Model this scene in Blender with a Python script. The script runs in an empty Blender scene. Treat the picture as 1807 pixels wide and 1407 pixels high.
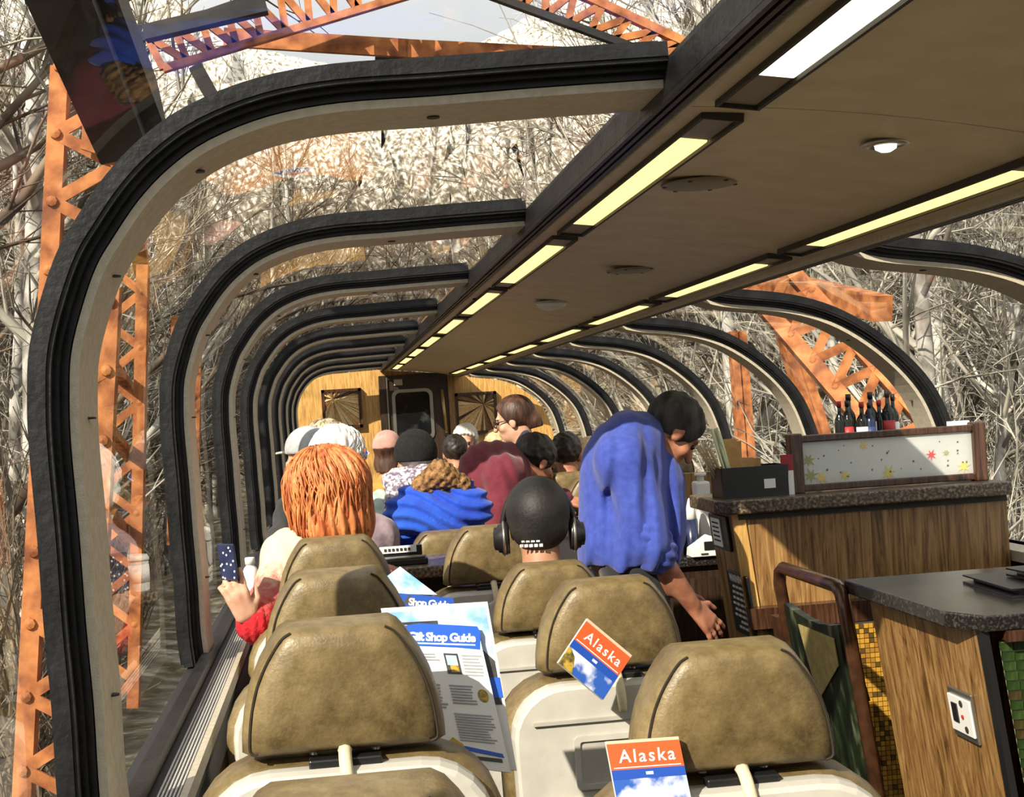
import bpy, bmesh, math, random
import numpy as np
from mathutils import Vector, Matrix, Euler
random.seed(7); np.random.seed(7)
SC = bpy.context.scene
COL = SC.collection
R = math.radians

# ---------------------------------------------------------------- camera
FPX = 2600.0; CX = 903.5; CY = 703.5
VPX, VPY = 588.0, 735.0            # where the long axis of the coach vanishes
ROLL = R(3.5)
CAM = Vector((0.0, 0.0, 1.53))
yw = Vector(((VPX-CX)/FPX, (CY-VPY)/FPX, -1)).normalized()
upc = Vector((-math.sin(ROLL), math.cos(ROLL), 0))
zw = (upc - upc.dot(yw)*yw).normalized()
xw = yw.cross(zw)
RC = Matrix((xw, yw, zw))
cam = bpy.data.cameras.new('camera'); cam_o = bpy.data.objects.new('camera', cam); COL.objects.link(cam_o)
cam.sensor_width = 36.0; cam.lens = 36.0*FPX/1807.0; cam.clip_end = 2000; cam.clip_start = 0.05
cam_o.matrix_world = Matrix.Translation(CAM) @ RC.to_4x4()
SC.camera = cam_o

def ray(px, py):
    return RC @ Vector(((px-CX)/FPX, (CY-py)/FPX, -1))
def P(px, py, Y):                   # photo pixel -> world point at distance Y down the coach
    r = ray(px, py); return CAM + r*(Y/r.y)
def PZ(px, py, Z):
    r = ray(px, py); return CAM + r*((Z-CAM.z)/r.z)
def PX(px, py, X):
    r = ray(px, py); return CAM + r*((X-CAM.x)/r.x)

# ---------------------------------------------------------------- world, sun, exposure
w = bpy.data.worlds.new('world'); SC.world = w; w.use_nodes = True
nt = w.node_tree; bg = nt.nodes['Background']
tc = nt.nodes.new('ShaderNodeTexCoord')
nz = nt.nodes.new('ShaderNodeTexNoise'); nz.inputs['Scale'].default_value = 2.2; nz.inputs['Detail'].default_value = 5
cr = nt.nodes.new('ShaderNodeValToRGB')
cr.color_ramp.elements[0].position = .38; cr.color_ramp.elements[0].color = (.60, .61, .62, 1)
cr.color_ramp.elements[1].position = .68; cr.color_ramp.elements[1].color = (.84, .83, .80, 1)
nt.links.new(tc.outputs['Generated'], nz.inputs['Vector']); nt.links.new(nz.outputs['Fac'], cr.inputs['Fac'])
nt.links.new(cr.outputs['Color'], bg.inputs['Color']); bg.inputs['Strength'].default_value = 1.1
SUN_DIR = Vector((.60, .70, -.62)).normalized()
sun = bpy.data.lights.new('sun', 'SUN'); sun.energy = 5.6; sun.angle = R(.6); sun.color = (1, .90, .74)
sun_o = bpy.data.objects.new('sun', sun); COL.objects.link(sun_o); sun_o.rotation_euler = SUN_DIR.to_track_quat('-Z', 'Y').to_euler()
sun_o.location = (-20, -25, 18)
vs = SC.view_settings; vs.view_transform = 'Standard'; vs.look = 'None'; vs.exposure = 0.45; vs.gamma = 1; vs.use_curve_mapping = False
try:
    SC.cycles.transparent_max_bounces = 14; SC.cycles.max_bounces = 6; SC.cycles.diffuse_bounces = 3; SC.cycles.glossy_bounces = 3; SC.cycles.use_adaptive_sampling = True; SC.cycles.adaptive_threshold = .045; SC.cycles.caustics_reflective = False; SC.cycles.caustics_refractive = False
except Exception: pass

# ---------------------------------------------------------------- materials
MATS = {}
def mat(name, c1, c2=None, scale=20, stretch=(1,1,1), rough=.5, metal=0, bump=0, bscale=None, detail=4, lo=.35, hi=.65, emit=None, es=0, spec=None, c3=None, coat=0, sheen=0):
    if name in MATS: return MATS[name]
    m = bpy.data.materials.new(name); m.use_nodes = True; t = m.node_tree; b = t.nodes['Principled BSDF']
    b.inputs['Base Color'].default_value = (*c1, 1); b.inputs['Roughness'].default_value = rough; b.inputs['Metallic'].default_value = metal
    if spec is not None: b.inputs['Specular IOR Level'].default_value = spec
    if coat: b.inputs['Coat Weight'].default_value = coat
    if sheen: b.inputs['Sheen Weight'].default_value = sheen
    if c2 is not None or bump:
        tc = t.nodes.new('ShaderNodeTexCoord'); mp = t.nodes.new('ShaderNodeMapping'); mp.inputs['Scale'].default_value = stretch
        t.links.new(tc.outputs['Object'], mp.inputs['Vector'])
        if c2 is not None:
            n = t.nodes.new('ShaderNodeTexNoise'); n.inputs['Scale'].default_value = scale; n.inputs['Detail'].default_value = detail
            r = t.nodes.new('ShaderNodeValToRGB'); r.color_ramp.elements[0].position = lo; r.color_ramp.elements[1].position = hi
            r.color_ramp.elements[0].color = (*c1, 1); r.color_ramp.elements[1].color = (*c2, 1)
            if c3 is not None:
                e = r.color_ramp.elements.new((lo+hi)/2); e.color = (*c3, 1)
            t.links.new(mp.outputs[0], n.inputs['Vector']); t.links.new(n.outputs['Fac'], r.inputs['Fac']); t.links.new(r.outputs['Color'], b.inputs['Base Color'])
        if bump:
            n2 = t.nodes.new('ShaderNodeTexNoise'); n2.inputs['Scale'].default_value = bscale or scale; n2.inputs['Detail'].default_value = 5
            bp = t.nodes.new('ShaderNodeBump'); bp.inputs['Strength'].default_value = bump; bp.inputs['Distance'].default_value = .01
            t.links.new(mp.outputs[0], n2.inputs['Vector']); t.links.new(n2.outputs['Fac'], bp.inputs['Height']); t.links.new(bp.outputs[0], b.inputs['Normal'])
    if emit: b.inputs['Emission Color'].default_value = (*emit, 1); b.inputs['Emission Strength'].default_value = es
    MATS[name] = m; return m

def wood(name, dark, mid, light, scale=9, stretch=(7, 7, .45), rough=.38, rot=None):
    m = bpy.data.materials.new(name); m.use_nodes = True; t = m.node_tree; b = t.nodes['Principled BSDF']
    tc = t.nodes.new('ShaderNodeTexCoord'); mp = t.nodes.new('ShaderNodeMapping'); mp.inputs['Scale'].default_value = stretch
    if rot: mp.inputs['Rotation'].default_value = rot
    n = t.nodes.new('ShaderNodeTexNoise'); n.inputs['Scale'].default_value = scale; n.inputs['Detail'].default_value = 8; n.inputs['Distortion'].default_value = 1.2
    n.inputs['Roughness'].default_value = .68
    r = t.nodes.new('ShaderNodeValToRGB'); e = r.color_ramp.elements
    e[0].position = .36; e[0].color = (*dark, 1); e[1].position = .66; e[1].color = (*light, 1); q = e.new(.49); q.color = (*mid, 1)
    t.links.new(tc.outputs['Object'], mp.inputs['Vector']); t.links.new(mp.outputs[0], n.inputs['Vector']); t.links.new(n.outputs['Fac'], r.inputs['Fac'])
    t.links.new(r.outputs[0], b.inputs['Base Color']); b.inputs['Roughness'].default_value = rough
    bp = t.nodes.new('ShaderNodeBump'); bp.inputs['Strength'].default_value = .15; bp.inputs['Distance'].default_value = .004
    t.links.new(n.outputs['Fac'], bp.inputs['Height']); t.links.new(bp.outputs[0], b.inputs['Normal'])
    MATS[name] = m; return m

def glass(name, ior=1.5, tint=(.93, .95, .94), boost=1.0, rough=.0):
    m = bpy.data.materials.new(name); m.use_nodes = True; t = m.node_tree; t.nodes.remove(t.nodes['Principled BSDF'])
    out = t.nodes['Material Output']; tr = t.nodes.new('ShaderNodeBsdfTransparent'); tr.inputs[0].default_value = (*tint, 1)
    gl = t.nodes.new('ShaderNodeBsdfGlossy'); gl.inputs['Roughness'].default_value = rough
    lw = t.nodes.new('ShaderNodeLayerWeight'); lw.inputs['Blend'].default_value = .5
    pw = t.nodes.new('ShaderNodeMath'); pw.operation = 'POWER'; pw.inputs[1].default_value = ior
    mul = t.nodes.new('ShaderNodeMath'); mul.operation = 'MULTIPLY_ADD'; mul.inputs[1].default_value = boost; mul.inputs[2].default_value = .04; mul.use_clamp = True
    t.links.new(lw.outputs['Facing'], pw.inputs[0]); t.links.new(pw.outputs[0], mul.inputs[0])
    mx = t.nodes.new('ShaderNodeMixShader')
    t.links.new(mul.outputs[0], mx.inputs[0]); t.links.new(tr.outputs[0], mx.inputs[1]); t.links.new(gl.outputs[0], mx.inputs[2])
    t.links.new(mx.outputs[0], out.inputs[0]); MATS[name] = m; return m

M_GLASS = glass('window_glass', 8, (.95, .96, .95), .95)
M_CLEAR = glass('clear_plastic', 4, (.85, .87, .86), 1.0, .05)
M_RUBBER = mat('black_rubber', (.004, .004, .0045), (.012, .012, .0135), scale=14, stretch=(1, 1, 1), rough=.45, bump=.2, bscale=60, spec=.35)
M_CREAM = mat('cream_trim', (.46, .41, .31), (.56, .50, .39), scale=60, rough=.6, bump=.25, bscale=300)
M_CEIL = mat('ceiling_laminate', (.62, .52, .35), (.70, .60, .42), scale=9, rough=.5, detail=6)
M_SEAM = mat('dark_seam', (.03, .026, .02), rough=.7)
M_LEATHER = mat('olive_leather', (.060, .040, .015), (.285, .215, .10), scale=7, rough=.40, bump=.12, bscale=200, detail=15, lo=.34, hi=.68, c3=(.165, .118, .050))
for n_ in M_LEATHER.node_tree.nodes:
    if n_.type == 'TEX_NOISE' and n_.inputs['Scale'].default_value < 50: n_.inputs['Roughness'].default_value = .74
M_STITCH = mat('dark_stitching', (.025, .017, .01), rough=.8)
M_SHELL = mat('grey_cream_shell', (.46, .44, .39), (.54, .52, .465), scale=12, rough=.55, bump=.08, bscale=40)
M_SHELLD = mat('shell_recess', (.40, .385, .34), (.47, .45, .40), scale=14, rough=.6)
M_BLACKP = mat('black_plastic', (.012, .012, .013), rough=.35)
M_CORD = mat('cream_cord', (.66, .57, .38), (.74, .65, .46), scale=120, rough=.7)
M_OAK = wood('oak_panel', (.085, .038, .011), (.25, .13, .043), (.43, .26, .10), scale=6)
M_OAKL = wood('golden_oak', (.34, .17, .045), (.55, .31, .09), (.70, .45, .16), scale=8)
M_MAHOG = wood('mahogany', (.022, .010, .006), (.055, .024, .013), (.11, .05, .026), rough=.25)
M_STONE = mat('brown_granite', (.035, .026, .018), (.30, .22, .14), scale=90, rough=.35, detail=6, lo=.40, hi=.66, c3=(.12, .085, .055))
M_STONEB = mat('black_granite', (.012, .011, .011), (.10, .09, .08), scale=140, rough=.22, detail=5, lo=.5, hi=.78)
M_STEEL = mat('brushed_steel', (.42, .41, .37), rough=.32, metal=.9)
M_BRONZE = mat('dark_bronze', (.05, .022, .012), (.09, .04, .02), scale=30, rough=.22, metal=.3)
M_WHITE = mat('white_plastic', (.80, .79, .76), rough=.4)
M_PAPER = mat('white_paper', (.84, .84, .82), rough=.75)
M_CARPET = mat('dark_carpet', (.13, .11, .085), (.21, .18, .14), scale=120, rough=.95)
M_SLATD = mat('sill_dark', (.02, .02, .022), rough=.6)
M_SLATL = mat('sill_silver', (.60, .60, .57), (.70, .69, .66), scale=40, stretch=(1, .05, 1), rough=.35, metal=.25)
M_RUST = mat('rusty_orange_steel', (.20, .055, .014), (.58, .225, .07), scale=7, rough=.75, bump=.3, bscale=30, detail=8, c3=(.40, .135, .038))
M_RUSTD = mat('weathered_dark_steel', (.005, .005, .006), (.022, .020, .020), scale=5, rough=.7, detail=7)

# ---------------------------------------------------------------- object helpers
def tag(o, label=None, cat=None, group=None, kind=None):
    if label: o['label'] = label
    if cat: o['category'] = cat
    if group: o['group'] = group
    if kind: o['kind'] = kind
    return o
def thing(name, label, cat, loc=(0, 0, 0), rz=0, group=None, kind=None):
    o = bpy.data.objects.new(name, None); COL.objects.link(o); o.empty_display_size = .1
    o.location = loc; o.rotation_euler = (0, 0, rz); tag(o, label, cat, group, kind); return o
def addobj(name, me, m, parent=None, loc=None, rot=None):
    o = bpy.data.objects.new(name, me); COL.objects.link(o)
    if m is not None and not me.materials: me.materials.append(m)
    if parent: o.parent = parent
    if loc is not None: o.location = loc
    if rot is not None: o.rotation_euler = rot
    return o
def copy_tree(o, parent=None):
    c = o.copy(); COL.objects.link(c); c.parent = parent
    for ch in list(o.children): copy_tree(ch, c)
    return c

def rake(t, zt, k, xmax=1e9):
    '''lean the end faces of a raked cabinet: everything below its top edge steps in towards the foot'''
    done = set()
    def walk(o):
        for ch in o.children:
            if ch.type == 'MESH' and ch.data.users == 1 and ch.data.name not in done:
                done.add(ch.data.name); off = ch.matrix_basis.translation.copy(); q = ch.parent
                while q is not None: off += q.matrix_basis.translation; q = q.parent
                for v in ch.data.vertices: v.co.x = min(v.co.x+max(0, zt-(v.co.z+off.z))*k, max(v.co.x, xmax-off.x))
            elif ch.type == 'MESH':
                q = ch.parent; z = ch.location.z
                while q is not None: z += q.location.z; q = q.parent
                ch.location.x += max(0, zt-z)*k
            walk(ch)
    walk(t)
class MB:
    def __init__(s): s.v = []; s.f = []
    def add(s, vs, fs):
        b = len(s.v); s.v += [tuple(v) for v in vs]; s.f += [tuple(i+b for i in f) for f in fs]; return s
    def box(s, c, d, rot=None, taper=1.0):
        x, y, z = d[0]/2, d[1]/2, d[2]/2; c = Vector(c)
        vs = [Vector((sx*x*(taper if sz > 0 else 1), sy*y*(taper if sz > 0 else 1), sz*z)) for sz in (-1, 1) for sy in (-1, 1) for sx in (-1, 1)]
        if rot is not None:
            rm = rot if isinstance(rot, Matrix) else Euler(rot).to_matrix(); vs = [rm @ v for v in vs]
        return s.add([c+v for v in vs], [(0,2,3,1), (4,5,7,6), (0,1,5,4), (2,6,7,3), (0,4,6,2), (1,3,7,5)])
    def beam(s, a, b, wx, wy, up=(0, 0, 1)):
        a = Vector(a); b = Vector(b); d = (b-a); L = d.length; d.normalize()
        u = Vector(up); x = d.cross(u)
        if x.length < 1e-4: x = d.cross(Vector((1, 0, 0)))
        x.normalize(); y = x.cross(d)
        rm = Matrix((x, d, y)).transposed()
        return s.box((a+b)/2, (wx, L, wy), rm)
    def tube(s, pts, r, n=8, cap=True, close=False):
        pts = [Vector(p) for p in pts]; m = len(pts); rs = r if isinstance(r, (list, tuple)) else [r]*m
        vs = []; ref = None
        for i, p in enumerate(pts):
            if close: d = pts[(i+1) % m]-pts[i-1]
            else: d = pts[min(i+1, m-1)]-pts[max(i-1, 0)]
            d.normalize()
            if ref is None:
                ref = d.cross(Vector((0, 0, 1)))
                if ref.length < .1: ref = d.cross(Vector((1, 0, 0)))
                ref.normalize()
            else:
                ref = (ref - ref.dot(d)*d).normalized()
            q = d.cross(ref)
            vs += [p + (ref*math.cos(2*math.pi*k/n)+q*math.sin(2*math.pi*k/n))*rs[i] for k in range(n)]
        fs = []
        for i in range(m if close else m-1):
            j = (i+1) % m
            fs += [(i*n+k, i*n+(k+1) % n, j*n+(k+1) % n, j*n+k) for k in range(n)]
        if cap and not close: fs += [tuple(range(n-1, -1, -1)), tuple((m-1)*n+k for k in range(n))]
        return s.add(vs, fs)
    def lathe(s, prof, n=20, o=(0, 0, 0), axis='z'):
        vs = []; o = Vector(o)
        for r, z in prof:
            for k in range(n):
                a = 2*math.pi*k/n; p = (r*math.cos(a), r*math.sin(a), z)
                vs.append(o+Vector(p if axis == 'z' else (p[2], p[0], p[1]) if axis == 'x' else (p[0], p[2], p[1])))
        m = len(prof)
        fs = [(i*n+k, i*n+(k+1) % n, (i+1)*n+(k+1) % n, (i+1)*n+k) for i in range(m-1) for k in range(n)]
        fs += [tuple(range(n-1, -1, -1)), tuple((m-1)*n+k for k in range(n))]
        return s.add(vs, fs)
    def prism(s, poly, fn):          # poly: 2D outline, fn(p, k) -> 3D for k in 0,1
        n = len(poly); vs = [fn(p, 0) for p in poly]+[fn(p, 1) for p in poly]
        return s.add(vs, [tuple(range(n)), tuple(range(2*n-1, n-1, -1))]+[(i, n+i, n+(i+1) % n, (i+1) % n) for i in range(n)])
    def loft(s, rings, cap=True):
        n = len(rings[0]); vs = [p for r in rings for p in r]
        fs = [(i*n+k, i*n+(k+1) % n, (i+1)*n+(k+1) % n, (i+1)*n+k) for i in range(len(rings)-1) for k in range(n)]
        if cap: fs += [tuple(range(n-1, -1, -1)), tuple((len(rings)-1)*n+k for k in range(n))]
        return s.add(vs, fs)
    def mesh(s, name, smooth=False, off=None, fix=True):
        me = bpy.data.meshes.new(name)
        vs = s.v if off is None else [(v[0]-off[0], v[1]-off[1], v[2]-off[2]) for v in s.v]
        me.from_pydata(vs, [], s.f)
        if fix:
            bm = bmesh.new(); bm.from_mesh(me); bmesh.ops.recalc_face_normals(bm, faces=bm.faces); bm.to_mesh(me); bm.free()
        if smooth:
            me.polygons.foreach_set('use_smooth', [True]*len(me.polygons))
        me.update(); return me
    def build(s, name, m, parent=None, smooth=False, world=True, auto=None, bevel=0):
        off = parent.matrix_basis.translation if (parent and world) else None
        if parent and world and parent.parent: off = off + parent.parent.matrix_basis.translation
        o = addobj(name, s.mesh(name, smooth, off), m, parent)
        if bevel:
            bv = o.modifiers.new('bevel', 'BEVEL'); bv.width = bevel; bv.segments = 2; bv.limit_method = 'ANGLE'
        return o

def rrect(w, h, r, n=5):
    out = []
    for cx, cy, a0 in ((w/2-r, h/2-r, 0), (-w/2+r, h/2-r, 90), (-w/2+r, -h/2+r, 180), (w/2-r, -h/2+r, 270)):
        for k in range(n+1):
            a = R(a0+90*k/n); out.append((cx+r*math.cos(a), cy+r*math.sin(a)))
    return out
def catmull(pts, per=6):
    out = []
    n = len(pts)
    for i in range(n-1):
        p0, p1, p2, p3 = [Vector(pts[min(max(j, 0), n-1)]) for j in (i-1, i, i+1, i+2)]
        for k in range(per):
            t = k/per
            out.append(.5*((2*p1)+(p2-p0)*t+(2*p0-5*p1+4*p2-p3)*t*t+(3*p1-p0-3*p2+p3)*t**3))
    out.append(Vector(pts[-1])); return out
_fonts = {}
def text_mesh(name, body, size, m, parent=None, mw=None, align='CENTER', shear=0, off=0, extrude=0.0004, space=1, loc=None):
    cu = bpy.data.curves.new(name, 'FONT'); cu.body = body; cu.size = size; cu.align_x = align; cu.align_y = 'CENTER'; cu.shear = shear; cu.offset = off
    cu.extrude = extrude; cu.space_character = space; cu.resolution_u = 3
    o = bpy.data.objects.new(name+'_tmp', cu); COL.objects.link(o)
    dg = bpy.context.evaluated_depsgraph_get(); me = bpy.data.meshes.new_from_object(o.evaluated_get(dg))
    bpy.data.objects.remove(o); bpy.data.curves.remove(cu)
    ob = addobj(name, me, m, parent)
    if mw is not None: ob.matrix_basis = mw
    elif loc is not None: ob.location = loc
    me.materials.clear(); me.materials.append(m)
    return ob

# ---------------------------------------------------------------- smooth blended bodies (surface nets over a distance field)
def surfnets(F, lo, h):
    S = F < 0; nx, ny, nz_ = F.shape; cs = (nx-1, ny-1, nz_-1)
    acc = np.zeros(cs+(3,), np.float32); cnt = np.zeros(cs, np.float32)
    for ax in range(3):
        sl0 = [slice(None)]*3; sl1 = [slice(None)]*3; sl0[ax] = slice(0, -1); sl1[ax] = slice(1, None)
        a = F[tuple(sl0)]; b = F[tuple(sl1)]; cross = (a < 0) != (b < 0)
        den = np.where(cross, a-b, 1); t = np.where(cross, a/den, 0)
        o1, o2 = [x for x in range(3) if x != ax]
        for d1 in (0, 1):
            for d2 in (0, 1):
                s = [slice(None)]*3; s[o1] = slice(d1, d1+cs[o1]); s[o2] = slice(d2, d2+cs[o2])
                c = cross[tuple(s)]; tt = t[tuple(s)]
                acc[..., ax] += np.where(c, tt, 0); acc[..., o1] += np.where(c, d1, 0); acc[..., o2] += np.where(c, d2, 0); cnt += c
    act = cnt > 0; idx = -np.ones(cs, int); idx[act] = np.arange(act.sum())
    ijk = np.argwhere(act); V = (ijk+acc[act]/cnt[act][:, None])*h+np.array(lo)
    faces = []
    for ax in range(3):
        sl0 = [slice(None)]*3; sl1 = [slice(None)]*3; sl0[ax] = slice(0, -1); sl1[ax] = slice(1, None)
        a = S[tuple(sl0)]; b = S[tuple(sl1)]; e = np.argwhere(a != b)
        o1, o2 = [(1, 2), (2, 0), (0, 1)][ax]
        ok = (e[:, o1] > 0) & (e[:, o2] > 0) & (e[:, o1] < cs[o1]) & (e[:, o2] < cs[o2]); e = e[ok]
        if len(e) == 0: continue
        sgn = S[e[:, 0], e[:, 1], e[:, 2]]
        def cell(d1, d2):
            c = e.copy(); c[:, o1] -= d1; c[:, o2] -= d2; return idx[c[:, 0], c[:, 1], c[:, 2]]
        q = np.stack([cell(1, 1), cell(0, 1), cell(0, 0), cell(1, 0)], 1)
        q[~sgn] = q[~sgn][:, ::-1]; faces.append(q)
    return V, np.concatenate(faces)
def blob(name, prims, h=.01, k=.02, disp=None, sub=None, smooth=True, cut=None):
    """prims: ('c', a, b, r0, r1) tapered limb | ('e', centre, radii, rot3x3 or None) ellipsoid"""
    los = []; his = []
    for p in prims:
        if p[0] == 'c':
            r = max(p[3], p[4]); a = np.array(p[1]); b = np.array(p[2]); los.append(np.minimum(a, b)-r); his.append(np.maximum(a, b)+r)
        else:
            r = max(p[2]); c = np.array(p[1]); los.append(c-r); his.append(c+r)
    lo = np.min(los, 0)-.03-2*h; hi = np.max(his, 0)+.03+2*h
    n = np.maximum(((hi-lo)/h).astype(int)+2, 4)
    gx, gy, gz = [(lo[i]+h*np.arange(n[i])).astype(np.float32) for i in range(3)]
    F = np.full(tuple(n), .2, np.float32)
    def box(p, pad):
        if p[0] == 'c': r = max(p[3], p[4])+pad; a = np.array(p[1]); b = np.array(p[2]); l = np.minimum(a, b)-r; u = np.maximum(a, b)+r
        else: r = max(p[2])+pad; c = np.array(p[1]); l = c-r; u = c+r
        i0 = np.clip(((l-lo)/h).astype(int), 0, n-1); i1 = np.clip(((u-lo)/h).astype(int)+2, 1, n); return tuple(slice(i0[i], i1[i]) for i in range(3))
    def sd(p, sl):
        X = gx[sl[0]][:, None, None]; Y = gy[sl[1]][None, :, None]; Z = gz[sl[2]][None, None, :]
        if p[0] == 'c':
            a = [float(q) for q in p[1]]; ab = [float(p[2][i])-a[i] for i in range(3)]; L2 = sum(q*q for q in ab)+1e-12
            t = np.clip(((X-a[0])*ab[0]+(Y-a[1])*ab[1]+(Z-a[2])*ab[2])/L2, 0, 1)
            return np.sqrt((X-a[0]-t*ab[0])**2+(Y-a[1]-t*ab[1])**2+(Z-a[2]-t*ab[2])**2)-(p[3]+(p[4]-p[3])*t)
        c = p[1]; rr = p[2]; x, y, z = X-c[0], Y-c[1], Z-c[2]
        if len(p) > 3 and p[3] is not None:
            m = p[3]; x, y, z = (m[0][i]*x+m[1][i]*y+m[2][i]*z for i in range(3))
        k0 = np.sqrt((x/rr[0])**2+(y/rr[1])**2+(z/rr[2])**2)
        k1 = np.sqrt((x/rr[0]**2)**2+(y/rr[1]**2)**2+(z/rr[2]**2)**2)+1e-6
        return k0*(k0-1)/k1
    for p in prims:
        kk = p[-1]['k'] if isinstance(p[-1], dict) and 'k' in p[-1] else k
        sl = box(p, .02+kk); d = sd(p, sl); f0 = F[sl]
        hh = np.clip(.5+.5*(f0-d)/kk, 0, 1); F[sl] = f0*(1-hh)+d*hh-kk*hh*(1-hh)
    for p in (sub or []):
        sl = box(p, .01); F[sl] = np.maximum(F[sl], -sd(p, sl))
    X, Y, Z = gx[:, None, None], gy[None, :, None], gz[None, None, :]
    if cut is not None: F = np.maximum(F, cut(X, Y, Z))
    if disp is not None: F = F+disp(X, Y, Z)
    V, Q = surfnets(F, lo, h)
    me = bpy.data.meshes.new(name); me.from_pydata(V.tolist(), [], Q.tolist())
    if smooth: me.polygons.foreach_set('use_smooth', [True]*len(me.polygons))
    me.update(); return me
# ================================================================ the coach shell
LEFT_PX = [(206,1500),(192,1404),(182,1246),(168,1098),(156,937),(142,786),(139,700),(142,625),(161,546),(185,477),(213,429),(257,364),(309,309),(377,261),(480,220),(603,197),(771,185),(943,171),(1100,160),(1172,155)]
RIGHT_PX = [(1273,541),(1393,553),(1479,580),(1557,631),(1616,693),(1650,765),(1672,850),(1690,950),(1700,1010)]
ARCH_Y = [2.4+1.79*k for k in range(-1, 9)]           # near edge of every arch
Y0, YEND = -0.6, 17.35
def xz(p): return Vector((p.x, p.z))
LP = catmull([xz(P(x, y, 2.4)) for x, y in LEFT_PX], 4)
CRp = xz(P(1485, 441, 4.19))
RP = catmull([CRp]+[xz(P(x, y, 5.98)) for x, y in RIGHT_PX], 5)
CLp = LP[-1]
SILL_Z = .87
def clip_low(pts):                                     # keep the profile above the sill
    out = []
    for a, b in zip(pts, pts[1:]):
        if a.y >= SILL_Z: out.append(a)
        if (a.y-SILL_Z)*(b.y-SILL_Z) < 0: out.append(a.lerp(b, (SILL_Z-a.y)/(b.y-a.y)))
    if pts[-1].y >= SILL_Z: out.append(pts[-1])
    return out
LP = clip_low(LP); RP = clip_low(RP)
if RP[-1].y > SILL_Z+.01: RP.append(Vector((RP[-1].x+.02, SILL_Z)))
def normals(pts, sgn):
    out = []
    for i in range(len(pts)):
        d = (pts[min(i+1, len(pts)-1)]-pts[max(i-1, 0)]).normalized(); out.append(Vector((d.y, -d.x))*sgn)
    return out
LN = normals(LP, 1); RN = normals(RP, 1)               # point into the coach
def sweep(mb, pts, nrm, rect, y):                       # rect: closed outline of (inward offset, y offset)
    rings = [[(p.x+n.x*a, y+b, p.y+n.y*a) for a, b in rect] for p, n in zip(pts, nrm)]
    mb.loft(rings); return mb
def rct(a0, a1, b0, b1): return [(a0, b0), (a1, b0), (a1, b1), (a0, b1)]
GL = -.062
num = 0
for k, y in enumerate(ARCH_Y):
    for side, pts, nr in (('left', LP, LN), ('right', RP, RN)):
        num += 1
        t = thing('trim_%d' % num, 'black and cream curved window arch', 'arch', (0, y, 0), kind='structure')
        t['label'] = '%s half of the %s cream and black window arch from the front of the picture' % (side, ['nearest, out-of-view', 'first', 'second', 'third', 'fourth', 'fifth', 'sixth', 'seventh', 'eighth', 'ninth'][k])
        sweep(MB(), pts, nr, rct(-.014, 0, 0, .19), y).build('cover_strip', M_CREAM, t)
        sweep(MB(), pts, nr, rct(GL-.02, -.014, .012, .178), y).build('frame', M_RUBBER, t)
        b = MB(); sweep(b, pts, nr, rct(GL-.004, GL+.020, -.05, .012), y); sweep(b, pts, nr, rct(GL-.004, GL+.02, .178, .24), y)
        b.build('glazing_gasket', M_RUBBER, t)
        b = MB()
        for y_, n_ in ((-.045, .027), (-.022, .035), (-.002, .046), (.19, .036), (.222, .027)):
            sweep(b, pts, nr, rct(GL, GL+n_, y_, y_+.011), y)
        b.build('gasket_rib', M_RUBBER, t)
        b = MB()
        for pi in range(8, len(pts), 14 if side == 'left' else 9):
            p, n = pts[pi], nr[pi]; c = Vector((p.x+n.x*.001, y+.095, p.y+n.y*.001))
            b.lathe([(.011, -.002), (.011, .001), (.006, .002)], 10, c)
        if k in (1, 2, 3): b.build('screw_cap', M_SEAM, t)
# panes
num = 0
edges = [Y0]+[y+.095 for y in ARCH_Y]+[YEND]
for k in range(len(edges)-1):
    a, b_ = edges[k], edges[k+1]
    if b_-a < .2: continue
    for side, pts, nr in (('left', LP, LN), ('right', RP, RN)):
        num += 1; rings = []
        for yy in (a, b_):
            gs = [GL*(1-.45*max(0, 1-abs(q-(len(pts)-1 if side == 'left' else 0))/5)) for q in range(len(pts))]
            rings.append([(p.x+n.x*g, yy, p.y+n.y*g) for p, n, g in zip(pts, nr, gs)])
        m = len(pts); mb = MB(); mb.add(rings[0]+rings[1], [(i, i+1, m+i+1, m+i) for i in range(m-1)])
        me = mb.mesh('window_%d' % num, True)
        o = addobj('window_%d' % num, me, M_GLASS)
        tag(o, 'curved clear dome window on the %s, bay %d counted from the front of the picture' % (side, k), 'window', kind='structure')
# rails along the ceiling edges
for i, (pt, s, lab) in enumerate(((CLp, 1, 'left'), (CRp, -1, 'right'))):
    t = thing('trim_%d' % (30+i), 'long black gasket rail along the %s edge of the ceiling' % lab, 'trim', (pt.x, 0, pt.y), kind='structure')
    b = MB()
    b.box((pt.x+s*.022, (Y0+YEND)/2, pt.y-.012+.026), (.046, YEND-Y0, .056)); b.build('rail_body', M_RUBBER, t)
    b = MB()
    for dx in (.004, .020, .036): b.box((pt.x+s*dx, (Y0+YEND)/2, pt.y-.018), (.009, YEND-Y0, .012))
    b.build('rail_rib', M_RUBBER, t)
    b = MB(); b.box((pt.x+s*.052, (Y0+YEND)/2, pt.y-.014), (.008, YEND-Y0, .022)); b.build('edge_bead', M_CREAM, t)
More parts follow.
